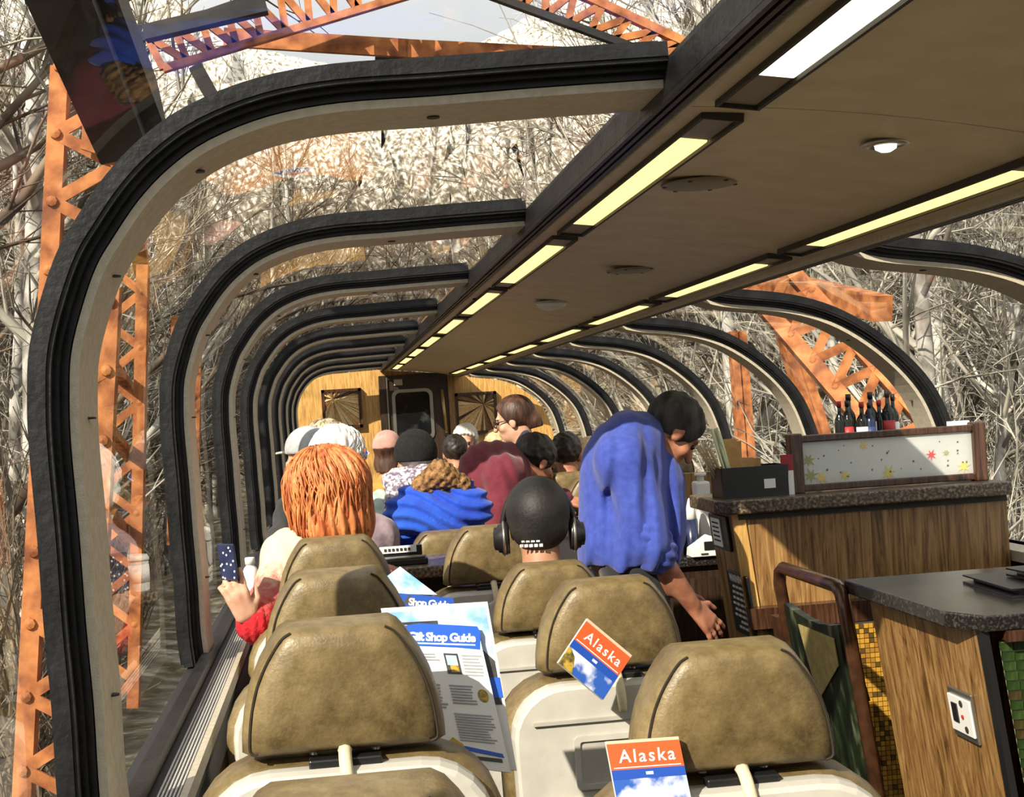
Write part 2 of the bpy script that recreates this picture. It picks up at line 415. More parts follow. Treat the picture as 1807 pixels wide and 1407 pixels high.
# ceiling
ceil = thing('ceiling', 'long olive brown ceiling panels with slim lamps', 'ceiling', kind='structure')
CW = CRp-CLp
def ceil_z(u):  return CLp.y+CW.y*u+.022*4*u*(1-u)-.012
def ceil_x(u):  return CLp.x+.05+(CW.x-.10)*u
ys = [Y0]+[y+.1 for y in ARCH_Y]+[YEND]
for a, b_ in zip(ys, ys[1:]):
    mb = MB(); N = 10; rings = []
    for yy in (a+.003, b_-.003):
        lowr = [(ceil_x(j/N), yy, ceil_z(j/N)) for j in range(N+1)]; rings.append(lowr+[(p[0], p[1], p[2]+.03) for p in reversed(lowr)])
    mb.loft(rings); mb.build('panel', M_CEIL, ceil)
mb = MB(); rings = []
for yy in (Y0, YEND):
    lowr = [(ceil_x(j/10), yy, ceil_z(j/10)+.012) for j in range(11)]; rings.append(lowr+[(p[0], p[1], p[2]+.05) for p in reversed(lowr)])
mb.loft(rings); mb.build('roof_deck', M_SEAM, ceil)
def uofx(X): return (X-CLp.x-.05)/(CW.x-.10)
# slim lamps
M_LAMP = mat('lamp_diffuser', (.95, .85, .5), rough=.4, emit=(1, .78, .28), es=1.15)
M_LAMPW = mat('lamp_diffuser_white', (.95, .92, .8), rough=.4, emit=(1, .93, .72), es=1.5)
M_LAMPEND = mat('lamp_end_plate', (.24, .20, .14), rough=.45)
LXL = P(1150, 335, 3.15).x; LXR = P(1597, 351, 3.35).x
ordn = ['nearest', 'second', 'third', 'fourth', 'fifth', 'sixth', 'seventh', 'eighth', 'ninth', 'tenth', 'eleventh']
bays = [(y+.1, y+1.89) for y in ARCH_Y[:-1]]
bays.append((ARCH_Y[-1]+.1, YEND))
for side, LX in (('left', LXL), ('right', LXR)):
    for i, (a, b_) in enumerate(bays):
        if b_-a < .8: continue
        u = uofx(LX); z = ceil_z(u); sl = math.atan2(CW.y, CW.x); c = (LX, (a+b_)/2, z); L = (b_-a)-.10
        t = thing('ceiling_light', '%s lit slim ceiling lamp of the %s row' % (ordn[i], side), 'ceiling light', c, group='slim lamps along the ceiling')
        w2 = .036; b = MB(); rm = Matrix.Rotation(-sl, 3, 'Y')
        for dx in (-w2, w2): b.box((dx, 0, -.006-dx*math.tan(-sl)*-1*0), (.006, L, .016))
        for dy in (-L/2, L/2): b.box((0, dy, -.006), (2*w2+.006, .006, .016))
        fr = b.build('frame', M_SEAM, t, world=False); fr.rotation_euler = (0, -sl, 0)
        b = MB(); b.box((0, 0, -.004), (2*w2-.012, L-.44, .012)); d = b.build('diffuser', M_LAMPW if i == 0 else M_LAMP, t, world=False, bevel=.003); d.rotation_euler = (0, -sl, 0)
        for dy in (-1, 1):
            b = MB(); b.box((0, dy*(L/2-.11), -.003), (2*w2-.012, .205, .008)); e = b.build('end_plate', M_LAMPEND, t, world=False); e.rotation_euler = (0, -sl, 0)
def round_fit(name, label, cat, px, py, Y, r, kind):
    p = P(px, py, Y); u = uofx(p.x); c = Vector((p.x, Y, ceil_z(u))); t = thing(name, label, cat, c)
    if kind == 'down':
        MB().lathe([(r*.62, .0), (r, .0), (r*.97, -.006), (r*.7, -.008), (r*.62, .002)], 28).build('ring', M_STEEL, t, True, False)
        MB().lathe([(r*.45, -.004), (r*.42, -.012), (r*.2, -.018), (.001, -.019)], 20).build('bulb', M_LAMPW, t, True, False)
    elif kind == 'speaker':
        MB().lathe([(r*.86, -.001), (r, -.002), (r*.98, -.008), (r*.88, -.01)], 32).build('ring', M_LAMPEND, t, True, False)
        MB().lathe([(r*.86, -.004), (r*.5, -.007), (.001, -.008)], 28).build('grille', M_CEIL, t, True, False)
        for q in range(6):
            a = q*math.pi/3; MB().lathe([(.006, -.008), (.005, -.011)], 8, (r*.92*math.cos(a), r*.92*math.sin(a), 0)).build('screw', M_SEAM, t, False, False)
    else:
        MB().lathe([(r*.95, 0), (r, -.004), (r*.96, -.01)], 28).build('ring', M_STEEL, t, True, False)
        MB().lathe([(r*.93, -.008), (r*.7, -.03), (r*.3, -.042), (.001, -.045)], 28).build('dome', M_WHITE, t, True, False)
round_fit('downlight', 'small round steel downlight glowing in the ceiling', 'downlight', 1562, 245, 2.72, .048, 'down')
round_fit('ceiling_speaker', 'large round ceiling speaker grille beside the left lamp row', 'speaker', 1237, 352, 3.3, .09, 'speaker')
round_fit('ceiling_speaker', 'smaller round speaker grille between the two second lamps', 'speaker', 1120, 496, 5.15, .10, 'speaker')
round_fit('dome_light', 'white dome lamp on the ceiling past the third arch', 'ceiling light', 975, 549, 6.7, .085, 'dome')
for px, py, Y, sl_ in ((850, 548, 6.7, 'farther slot left'), (868, 536, 6.4, 'nearer slot left'), (1092, 545, 6.9, 'nearer slot right'), (1060, 562, 7.2, 'farther slot right')):
    p = P(px, py, Y); c = (p.x, Y, ceil_z(uofx(p.x)))
    o = MB().box((0, 0, -.003), (.075, .03, .006)).build('ceiling_vent_slot', M_SEAM, None); o.location = c
    tag(o, 'small dark ceiling vent, the %s of the white dome lamp' % sl_, 'vent', 'slots around the dome lamp')

# sill with its heater slats on the left, lower walls, floor
wxl = LP[0].x; SIN = PZ(326, 1404, SILL_Z).x
sill = thing('trim_40', 'black window sill with long silver heater slats on the left', 'window sill', ((wxl+SIN)/2, 6, SILL_Z), kind='structure')
MB().box(((wxl-.06+SIN)/2, (Y0+YEND)/2, SILL_Z-.035), (SIN-wxl+.06, YEND-Y0, .05)).build('sill_board', M_SLATD, sill)
gap = (SIN-.012-(wxl+.022))/6
for j in range(6):
    MB().box((wxl+.022+gap*(j+.5), (Y0+YEND)/2, SILL_Z-.0085), (gap*.48, YEND-Y0, .004)).build('slat', M_SLATL, sill)
MB().box((SIN, (Y0+YEND)/2, SILL_Z-.014), (.014, YEND-Y0, .034)).build('edge_strip', M_CREAM, sill)
MB().box((wxl-.005, (Y0+YEND)/2, SILL_Z+.012), (.03, YEND-Y0, .024)).build('window_base', M_RUBBER, sill)
wl = thing('wall_left', 'brown lower wall under the left windows', 'wall', (wxl, 6, 0), kind='structure')
MB().box((SIN-.05, (Y0+YEND)/2, (SILL_Z-.06)/2), (.03, YEND-Y0, SILL_Z-.06)).build('wall_panel', wood('brown_wall', (.05, .025, .012), (.10, .05, .025), (.16, .085, .04)), wl)
MB().box((SIN-.02, (Y0+YEND)/2, SILL_Z-.10), (.035, YEND-Y0, .07)).build('dark_rail', M_BLACKP, wl)
wxr = RP[-1].x
wr = thing('wall_right', 'lower wall under the right windows', 'wall', (wxr, 6, 0), kind='structure')
MB().box((wxr+.05, (Y0+YEND)/2, SILL_Z/2), (.06, YEND-Y0, SILL_Z)).build('wall_panel', MATS['brown_wall'], wr)
MB().box((wxr-.01, (Y0+YEND)/2, SILL_Z-.02), (.16, YEND-Y0, .04)).build('sill_board', M_CREAM, wr)
o = MB().box(((wxl+wxr)/2, (Y0+YEND)/2, -.03), (wxr-wxl+.2, YEND-Y0, .06)).build('floor', M_CARPET); tag(o, 'dark carpeted coach floor', 'floor', kind='structure')
o = MB().box(((wxl+wxr)/2, Y0-.05, 1.0), (wxr-wxl+.2, .06, 2.0)).build('wall_back', MATS['oak_panel']); tag(o, 'wall behind the camera', 'wall', kind='structure')

# ---------------------------------------------------------------- end wall
ew = thing('wall_front', 'golden wood panelled end wall of the coach', 'wall', (1.0, YEND, 0), kind='structure')
poly = [(p.x-.03, p.y) for p in LP]+[(p.x+.03, p.y+.0) for p in RP]+[(wxr, 0), (wxl, 0)]
mb = MB(); mb.prism(poly, lambda p, k: (p[0], YEND+.05*k, p[1])); mb.build('wood_panel', M_OAKL, ew)
def ewp(px, py, d=0): return P(px, py, YEND-d)
# door
a = ewp(668, 668); b_ = ewp(800, 668); dcx = (a.x+b_.x)/2; dw = (b_.x-a.x); dh = a.z+.02
dr = thing('door_1', 'dark end door with a rounded steel-framed window', 'door', (dcx, YEND, 0), kind='structure')
M_DDOOR = wood('dark_door', (.012, .007, .004), (.03, .017, .01), (.055, .03, .016))
MB().box((dcx, YEND-.01, dh/2), (dw*.86, .05, dh-.06)).build('door_leaf', M_DDOOR, dr)
for sx in (-1, 1): MB().box((dcx+sx*dw*.46, YEND-.02, dh/2), (dw*.09, .09, dh)).build('door_frame', M_DDOOR if sx < 0 else M_OAK, dr)
MB().box((dcx-dw*.40, YEND-.04, dh/2), (.014, .05, dh-.04)).build('metal_edge', M_STEEL, dr)
MB().box((dcx, YEND-.02, dh-.02), (dw, .08, .05)).build('door_head', M_DDOOR, dr)
c = (ewp(690, 684)+ewp(768, 780))/2; ww = (ewp(768, 730)-ewp(690, 730)).x-.04; wh = (ewp(690, 684)-ewp(690, 780)).z-.03
o1 = rrect(ww, wh, .08); o2 = rrect(ww-.075, wh-.075, .06); mb = MB(); n = len(o1)
rings = [[(c.x+q[0], YEND-d, c.z+q[1]) for q in oo] for oo, d in ((o1, .03), (o1, .055), (o2, .055), (o2, .03))]
mb.loft(rings, cap=False); fr = mb.build('window_frame', M_STEEL, dr)
M_DGLASS = mat('dark_door_glass', (.006, .007, .008), (.05, .055, .05), scale=6, rough=.06, lo=.55, hi=.75)
mb = MB(); mb.prism([(q[0]*1.02, q[1]*1.02) for q in o2], lambda p, k: (c.x+p[0], YEND-.036-.008*k, c.z+p[1])); mb.build('window_pane', M_DGLASS, dr)
p = ewp(705, 672); MB().box((p.x-.02, YEND-.045, p.z-.02), (.10, .02, .07)).build('notice_plate', M_CREAM, dr)
# rail and small mark on the wall
a = ewp(779, 688); b_ = ewp(788, 764); t = thing('grab_rail', 'slim brass grab rail on the end wall right of the door', 'rail', (b_.x, YEND, b_.z))
M_BRASS = mat('brass', (.62, .43, .16), rough=.3, metal=.6)
MB().tube([a+Vector((0, -.05, 0)), b_+Vector((0, -.05, 0))], .02, 8).build('bar', M_BRASS, t, True)
for q in (a, b_): MB().box(q+Vector((0, -.025, 0)), (.06, .06, .06)).build('mount', M_BLACKP, t)
p = ewp(789, 691); o = text_mesh('wall_arrow', '>', .13, M_PAPER, None, Matrix.Translation((p.x, YEND-.012, p.z)) @ Matrix.Rotation(R(90), 4, 'X'), off=.004)
tag(o, 'small white arrow mark on the end wall beside the brass rail', 'sign')
# starburst panels
M_SB = [wood('sb%d' % i, *cs, scale=14, stretch=(3, 3, 3), rough=.45) for i, cs in enumerate((((.5, .28, .09), (.66, .40, .16), (.78, .54, .25)), ((.12, .05, .015), (.2, .09, .03), (.3, .15, .05)), ((.66, .45, .2), (.80, .6, .3), (.9, .72, .42)), ((.02, .01, .005), (.04, .02, .01), (.07, .035, .015))))]
def starburst(cx, cz, s, fx, fz, label):
    t = thing('starburst_panel', label, 'wall art', (cx, YEND-.03, cz), group='wooden starburst panels on the end wall')
    h = s/2
    MB().box((0, .012, 0), (s*.99, .03, s*.99)).build('backing', M_MAHOG, t, world=False)
    for dx, dz, sx, sz in ((-h, 0, .035, s+.035), (h, 0, .035, s+.035), (0, -h, s+.035, .035), (0, h, s+.035, .035)):
        MB().box((dx, -.01, dz), (sx, .08, sz)).build('frame', M_MAHOG, t, world=False)
    h -= .012; rnd = random.Random(int(cx*100))
    def edge(a):
        dx, dz = math.cos(a), math.sin(a); ts = []
        if dx: ts += [((h if dx > 0 else -h)-fx)/dx]
        if dz: ts += [((h if dz > 0 else -h)-fz)/dz]
        r = min(ts); return (fx+dx*r, fz+dz*r)
    N = 46; angs = [2*math.pi*i/N+rnd.uniform(-.05, .05) for i in range(N)]; angs.append(angs[0]+2*math.pi)
    corners = [math.atan2(z-fz, x-fx) for x in (-h, h) for z in (-h, h)]
    for i in range(N):
        a0, a1 = angs[i], angs[i+1]; g = (a1-a0)*.05
        pl = [(fx, fz), edge(a0+g)]
        for cc in corners:
            for add in (0, 2*math.pi):
                if a0+g < cc+add < a1-g: pl.append(edge(cc+add-1e-4))
        pl.append(edge(a1-g)); dep = rnd.choice((.010, .022, .042, .03))
        MB().prism(pl, lambda p, k: (p[0], -.004-dep*k, p[1])).build('slat', M_SB[(0, 2, 1, 2, 0, 2, 1, 0, 2, 3)[rnd.randrange(10)]], t, world=False)
a, b_ = ewp(569, 687), ewp(638, 756); starburst((a.x+b_.x)/2, (a.z+b_.z)/2, (b_.x-a.x), -.10, .12, 'square wooden starburst panel left of the end door')
a, b_ = ewp(804, 696), ewp(876, 762); starburst((a.x+b_.x)/2, (a.z+b_.z)/2, (b_.x-a.x), .09, .10, 'square wooden starburst panel right of the end door')
# ================================================================ outdoors: ground, ridge, trees, bridge
def terrain(x, y):
    base = -3.6
    if x > 9: base += min((x-9)*.42, 16)
    if x < -7: base += min((-7-x)*.40, 16)
    return base+.5*math.sin(x*.31+y*.13)+.35*math.sin(y*.37-x*.21)
mb = MB(); NX, NY = 60, 50; gx = [-70+140*i/NX for i in range(NX+1)]; gy = [-12+172*j/NY for j in range(NY+1)]
mb.add([(x, y, terrain(x, y)) for y in gy for x in gx], [(j*(NX+1)+i, j*(NX+1)+i+1, (j+1)*(NX+1)+i+1, (j+1)*(NX+1)+i) for j in range(NY) for i in range(NX)])
M_GROUND = mat('brown_hillside', (.07, .052, .03), (.46, .43, .36), scale=1.6, rough=.95, detail=10, lo=.36, hi=.68, c3=(.18, .15, .08), bump=.6, bscale=6)
o = mb.build('ground', M_GROUND, None, True); tag(o, 'brown and pale hillside outside the windows', 'ground', kind='structure')
# snowy ridge
RIDGE = [(-900,-420),(-300,-260),(0,-130),(200,-60),(315,0),(360,40),(473,89),(560,108),(640,122),(720,112),(790,100),(847,77),(902,48),(960,10),(1040,-50),(1200,-140),(1500,-230),(2000,-380),(2900,-600)]
rp = catmull([Vector((x, y, 0)) for x, y in RIDGE], 6); rnd = random.Random(3)
mb = MB(); rows = []
for j in range(13):
    t = j/12; row = []
    for i, q in enumerate(rp):
        top = P(q.x, q.y+rnd.uniform(-3, 3), 330); base = Vector((P(q.x, 735, 165).x, 165, -6))
        p = base.lerp(top, t); p.z = -6+(top.z+6)*(t**1.25)
        if 0 < j < 12: p += Vector((rnd.uniform(-1, 1)*1.5, rnd.uniform(-1, 1)*3, rnd.uniform(-1, 1)*1.2))
        row.append(p)
    rows.append(row)
n = len(rp); mb.add([p for r in rows for p in r], [(j*n+i, j*n+i+1, (j+1)*n+i+1, (j+1)*n+i) for j in range(12) for i in range(n-1)])
M_SNOW = mat('snowy_slope', (.12, .095, .065), (.80, .77, .68), scale=1.3, rough=.9, detail=14, lo=.40, hi=.64, c3=(.34, .30, .23), stretch=(1, .35, .5))
t_ = M_SNOW.node_tree; nn = [n for n in t_.nodes if n.type == 'TEX_NOISE'][0]; rp_ = [n for n in t_.nodes if n.type == 'VALTORGB'][0]
sx_ = t_.nodes.new('ShaderNodeSeparateXYZ'); tcn = [n for n in t_.nodes if n.type == 'TEX_COORD'][0]; mr_ = t_.nodes.new('ShaderNodeMapRange'); ad_ = t_.nodes.new('ShaderNodeMath')   # more snow higher up
mr_.inputs[1].default_value = 12; mr_.inputs[2].default_value = 75; mr_.inputs[3].default_value = -.12; mr_.inputs[4].default_value = .12
t_.links.new(tcn.outputs['Object'], sx_.inputs[0]); t_.links.new(sx_.outputs['Z'], mr_.inputs[0]); t_.links.new(nn.outputs['Fac'], ad_.inputs[0]); t_.links.new(mr_.outputs[0], ad_.inputs[1]); t_.links.new(ad_.outputs[0], rp_.inputs['Fac'])
o = mb.build('mountain', M_SNOW, None, True); tag(o, 'snowy mountain slopes behind the trees and bridge', 'mountain')

M_BARK = mat('pale_bark', (.05, .042, .035), (.58, .56, .52), scale=2.2, stretch=(1, 1, .8), rough=.9, detail=8, lo=.33, hi=.58, c3=(.27, .25, .22))
M_TWIG = mat('pale_twigs', (.10, .085, .065), (.56, .53, .46), scale=.8, rough=.9, detail=3, lo=.36, hi=.6)
M_TWIGB = mat('brown_twigs', (.05, .032, .02), (.26, .20, .14), scale=.8, rough=.9, detail=3, lo=.36, hi=.62)
def make_tree_mesh(seed, H, lean):
    rd = random.Random(seed); tr = MB(); br = MB()
    def rv(s=1): return Vector((rd.uniform(-s, s), rd.uniform(-s, s), rd.uniform(-s, s)))
    pts = []; p = Vector((0, 0, -.5)); d = Vector((lean, rd.uniform(-.05, .05), 1)).normalized(); n = 10
    for i in range(n+1):
        pts.append(p.copy()); d = (d+rv(.07)+Vector((0, 0, .03))).normalized(); p = p+d*(H/n)
    r0 = .014*H
    rs = [r0*(1-.9*i/n) for i in range(n+1)]; tr.tube(pts, rs, 7)
    def at(t): f = t*n; i = min(int(f), n-1); return pts[i].lerp(pts[i+1], f-i)
    for k in range(22):
        t = rd.uniform(.18, .98); b = at(t); a = rd.uniform(0, 2*math.pi); L = H*(.30*(1-t)+.10)*rd.uniform(.7, 1.3)
        d = Vector((math.cos(a), math.sin(a), rd.uniform(.3, 1.1))).normalized(); q = [b]; m = 4
        for i in range(m): d = (d+rv(.22)+Vector((0, 0, .08))).normalized(); q.append(q[-1]+d*L/m)
        rb = r0*(.42*(1-t)+.10); br.tube(q, [rb*(1-.8*i/m) for i in range(m+1)], 4, False)
        for j in range(6):
            i = rd.randrange(0, m); s = q[i].lerp(q[i+1], rd.random()); d2 = ((q[i+1]-q[i]).normalized()+rv(.8)+Vector((0, 0, .15))).normalized(); L2 = L*rd.uniform(.3, .6)
            e1 = s+d2*L2*.5; d3 = (d2+rv(.35)).normalized(); e2 = e1+d3*L2*.5; br.tube([s, e1, e2], [rb*.38, rb*.25, rb*.1], 3, False)
            for g in range(6):
                s3 = s.lerp(e1, rd.random()) if g % 2 else e1.lerp(e2, rd.random()); d4 = (d3+rv(.9)+Vector((0, 0, .2))).normalized(); L3 = L2*rd.uniform(.35, .7)
                mid = s3+d4*L3*.5; br.tube([s3, mid, mid+(d4+rv(.4)).normalized()*L3*.5], [.011, .009, .004], 3, False)
    return tr.mesh('trunk', True, fix=False), br.mesh('branches', True, fix=False)
TM = [make_tree_mesh(s, h, l) for s, h, l in ((1, 13, .05), (2, 15, -.06), (3, 11, .1), (4, 17, 0), (5, 12, -.1), (6, 14, .03))]
def plant(x, y, i, sc, rz, label, group, twig):
    t = thing('bare_tree', label, 'tree', (x, y, terrain(x, y)), rz, group); tr, br = TM[i]
    if not tr.materials: tr.materials.append(M_BARK); br.materials.append(M_TWIG)
    a = addobj('trunk', tr, None, t); b = addobj('branches', br, None, t)
    if twig is not None:
        b.material_slots[0].link = 'OBJECT'; b.material_slots[0].material = twig
    t.scale = (sc, sc, sc); return t
rd = random.Random(11)
LT = [(-4.2, 19.5), (-4.6, 22), (-5.6, 25), (-5.2, 28), (-6.6, 27), (-7.4, 31), (-6.2, 34), (-8.6, 36)]
ORD = ['nearest', 'second nearest', 'third nearest', 'fourth nearest', 'fifth nearest', 'sixth nearest', 'seventh nearest', 'eighth nearest', 'ninth nearest', 'tenth nearest']
for q_, (x, y) in enumerate(sorted(LT, key=lambda a: a[1])): plant(x, y, rd.randrange(6), rd.uniform(.85, 1.15), rd.uniform(0, 6.28), ORD[q_]+' of the bare pale-barked trees close outside the left windows', 'near trees on the left', None if rd.random() < .5 else M_TWIGB)
for k in range(34):
    y = rd.uniform(30, 85); x = -y*rd.uniform(.10, .30)-1.5
    plant(x, y, rd.randrange(6), rd.uniform(.8, 1.25), rd.uniform(0, 6.28), 'bare tree in the woods further off left of the train', 'woods on the left', M_TWIGB if rd.random() < .6 else None)
RT = [(7.4, 17.5), (8.2, 19.3), (9.4, 21), (8.0, 23), (10.4, 24), (11.6, 26), (9.3, 27.5), (12.8, 29), (7.2, 25.5), (13.9, 31)]
for q_, (x, y) in enumerate(sorted(RT, key=lambda a: a[1])): plant(x, y, rd.randrange(6), rd.uniform(.8, 1.1), rd.uniform(0, 6.28), ORD[q_]+' of the bare pale-barked trees close outside the right windows', 'near trees on the right', None)
for k in range(46):
    y = rd.uniform(26, 80); x = y*rd.uniform(.14, .52)+2
    plant(x, y, rd.randrange(6), rd.uniform(.8, 1.25), rd.uniform(0, 6.28), 'bare tree in the woods further off right of the train', 'woods on the right', M_TWIGB if rd.random() < .25 else None)
for k in range(40):
    y = rd.uniform(55, 110); x = rd.uniform(-9, 16)
    plant(x, y, rd.randrange(6), rd.uniform(.8, 1.3), rd.uniform(0, 6.28), 'distant bare tree ahead beyond the bridge', 'trees ahead', M_TWIGB)
# undergrowth nobody could count
def brush(name, label, n, fx, m, seed):
    rd = random.Random(seed); mb = MB()
    for k in range(n):
        x, y = fx(rd); z = terrain(x, y); h = rd.uniform(1.2, 4.6)
        a = Vector((x, y, z)); b = a+Vector((rd.uniform(-.5, .5), rd.uniform(-.5, .5), h*.5)); c = b+Vector((rd.uniform(-.8, .8), rd.uniform(-.8, .8), h*.5))
        mb.tube([a, b, c], [.022, .016, .005], 3, False)
        for j in range(3):
            s = a.lerp(b, rd.random()) if j == 0 else b.lerp(c, rd.random()); mb.tube([s, s+Vector((rd.uniform(-.7, .7), rd.uniform(-.7, .7), rd.uniform(.1, .9)))], [.010, .004], 3, False)
    o = addobj(name, mb.mesh(name, False, fix=False), m); tag(o, label, 'undergrowth', kind='stuff')
def fl(rd): y = rd.uniform(16, 60); return -y*rd.uniform(.09, .28)-1.8, y
def fr_(rd): y = rd.uniform(14, 55); return y*rd.uniform(.20, .52)+2.5, y
brush('undergrowth', 'tangled brown undergrowth outside the left windows', 3600, fl, M_TWIGB, 5)
brush('undergrowth', 'tangled pale undergrowth outside the right windows', 5200, fr_, M_TWIG, 6)

# ---------------------------------------------------------------- steel truss bridge
br = thing('truss_bridge', 'rusty orange riveted steel truss bridge framing the track', 'bridge', (1.1, 10, -3.6))
def laced(a, b, side, wd, fl=.11, nb=14, m=None, lm=None, rivets=True, depth=.10):
    """a post of two flanges joined by zigzag lacing bars"""
    a = Vector(a); b = Vector(b); s = Vector(side).normalized(); m = m or M_RUST; lm = lm or M_RUST
    for q in (-.5, .5):
        MB().beam(a+s*wd*q, b+s*wd*q, fl, depth, up=s).build('flange', m, br)
    fwd = Vector((0, -1, 0))*(depth*.55)
    for i in range(nb):
        p = a.lerp(b, i/nb); q = a.lerp(b, (i+1)/nb); sg = .5 if i % 2 else -.5
        MB().beam(p+s*wd*sg+fwd, q-s*wd*sg+fwd, .07, .022, up=(0, 1, 0)).build('lacing_bar', lm, br)
        if rivets:
            MB().lathe([(.034, 0), (.03, -.02), (.001, -.03)], 8, p+s*wd*sg+fwd*1.2, 'y').build('rivet', lm, br)
sX = Vector((1, 0, 0))
# left posts: near inclined one, one further, then the far ones
laced(P(162, 120, 8.6), P(95, 1480, 8.2), sX, .34, .12, 22)
laced(P(222, 470, 13.2), P(205, 1250, 13.2), sX, .30, .17, 16)
laced(P(330, 560, 21), P(322, 960, 21), sX, .32, .16, 12)
# gusset plate and dark portal beam at the upper left
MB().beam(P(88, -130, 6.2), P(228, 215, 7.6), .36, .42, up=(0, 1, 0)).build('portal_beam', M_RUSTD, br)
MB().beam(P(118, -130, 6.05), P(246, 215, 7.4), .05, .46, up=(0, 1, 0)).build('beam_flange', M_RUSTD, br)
MB().prism([P(148, 190, 8.4), P(205, 205, 8.4), P(240, 262, 8.4), P(215, 285, 8.4), P(142, 262, 8.4)], lambda p, k: p+Vector((0, .04*k, 0))).build('gusset_plate', M_RUST, br)
# gable portal with lattice
YP = 10.2
def lattice(p0, p1, q0, q1, n, mlo, mup):
    MB().beam(p0, p1, .05, .07, up=(0, 1, 0)).build('chord', mlo, br); MB().beam(q0, q1, .06, .07, up=(0, 1, 0)).build('chord', mup, br)
    for i in range(n):
        a = p0.lerp(p1, i/n); b = q0.lerp(q1, (i+.5)/n); c = p0.lerp(p1, (i+1)/n)
        MB().beam(a, b, .05, .05, up=(0, 1, 0)).build('lattice_bar', M_RUST, br); MB().beam(b, c, .05, .05, up=(0, 1, 0)).build('lattice_bar', M_RUST, br)
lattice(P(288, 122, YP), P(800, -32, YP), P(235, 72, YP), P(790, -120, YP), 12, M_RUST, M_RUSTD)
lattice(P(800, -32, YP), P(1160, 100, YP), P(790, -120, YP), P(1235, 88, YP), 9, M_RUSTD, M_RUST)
MB().beam(P(395, 66, YP+.4), P(720, 86, YP+.4), .05, .13, up=(0, 0, 1)).build('tie_beam', M_RUST, br)
MB().beam(P(715, 86, YP+.4), P(1180, 108, YP+.4), .05, .13, up=(0, 0, 1)).build('tie_beam', M_RUST, br)
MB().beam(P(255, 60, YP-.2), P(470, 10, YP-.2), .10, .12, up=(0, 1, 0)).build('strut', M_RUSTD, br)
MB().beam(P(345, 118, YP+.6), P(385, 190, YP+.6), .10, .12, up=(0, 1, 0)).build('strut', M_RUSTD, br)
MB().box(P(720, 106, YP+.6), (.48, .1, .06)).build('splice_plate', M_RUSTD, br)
# right truss: inclined laced posts
laced(P(1345, 480, 11.5), P(1625, 800, 10.2), Vector((.75, 0, .66)), .36, .15, 14, depth=.12)
laced(P(1380, 560, 14.5), P(1455, 800, 14.5), sX, .10, .20, 8, rivets=False)
laced(P(1300, 585, 19), P(1318, 830, 19), sX, .12, .18, 8, rivets=False)
MB().beam(P(1250, 470, 16), P(1560, 545, 12), .16, .22, up=(0, 0, 1)).build('top_chord', M_RUST, br)
MB().beam(P(250, 470, 14.5), P(180, 60, 8.8), .14, .2, up=(0, 0, 1)).build('top_chord', M_RUST, br)
for py, Yq in ((640, 13), (760, 13), (905, 13)):
    MB().beam(P(160, py-40, Yq-2.5), P(240, py+60, Yq+2), .07, .10, up=(1, 0, 0)).build('diagonal', M_RUST, br)
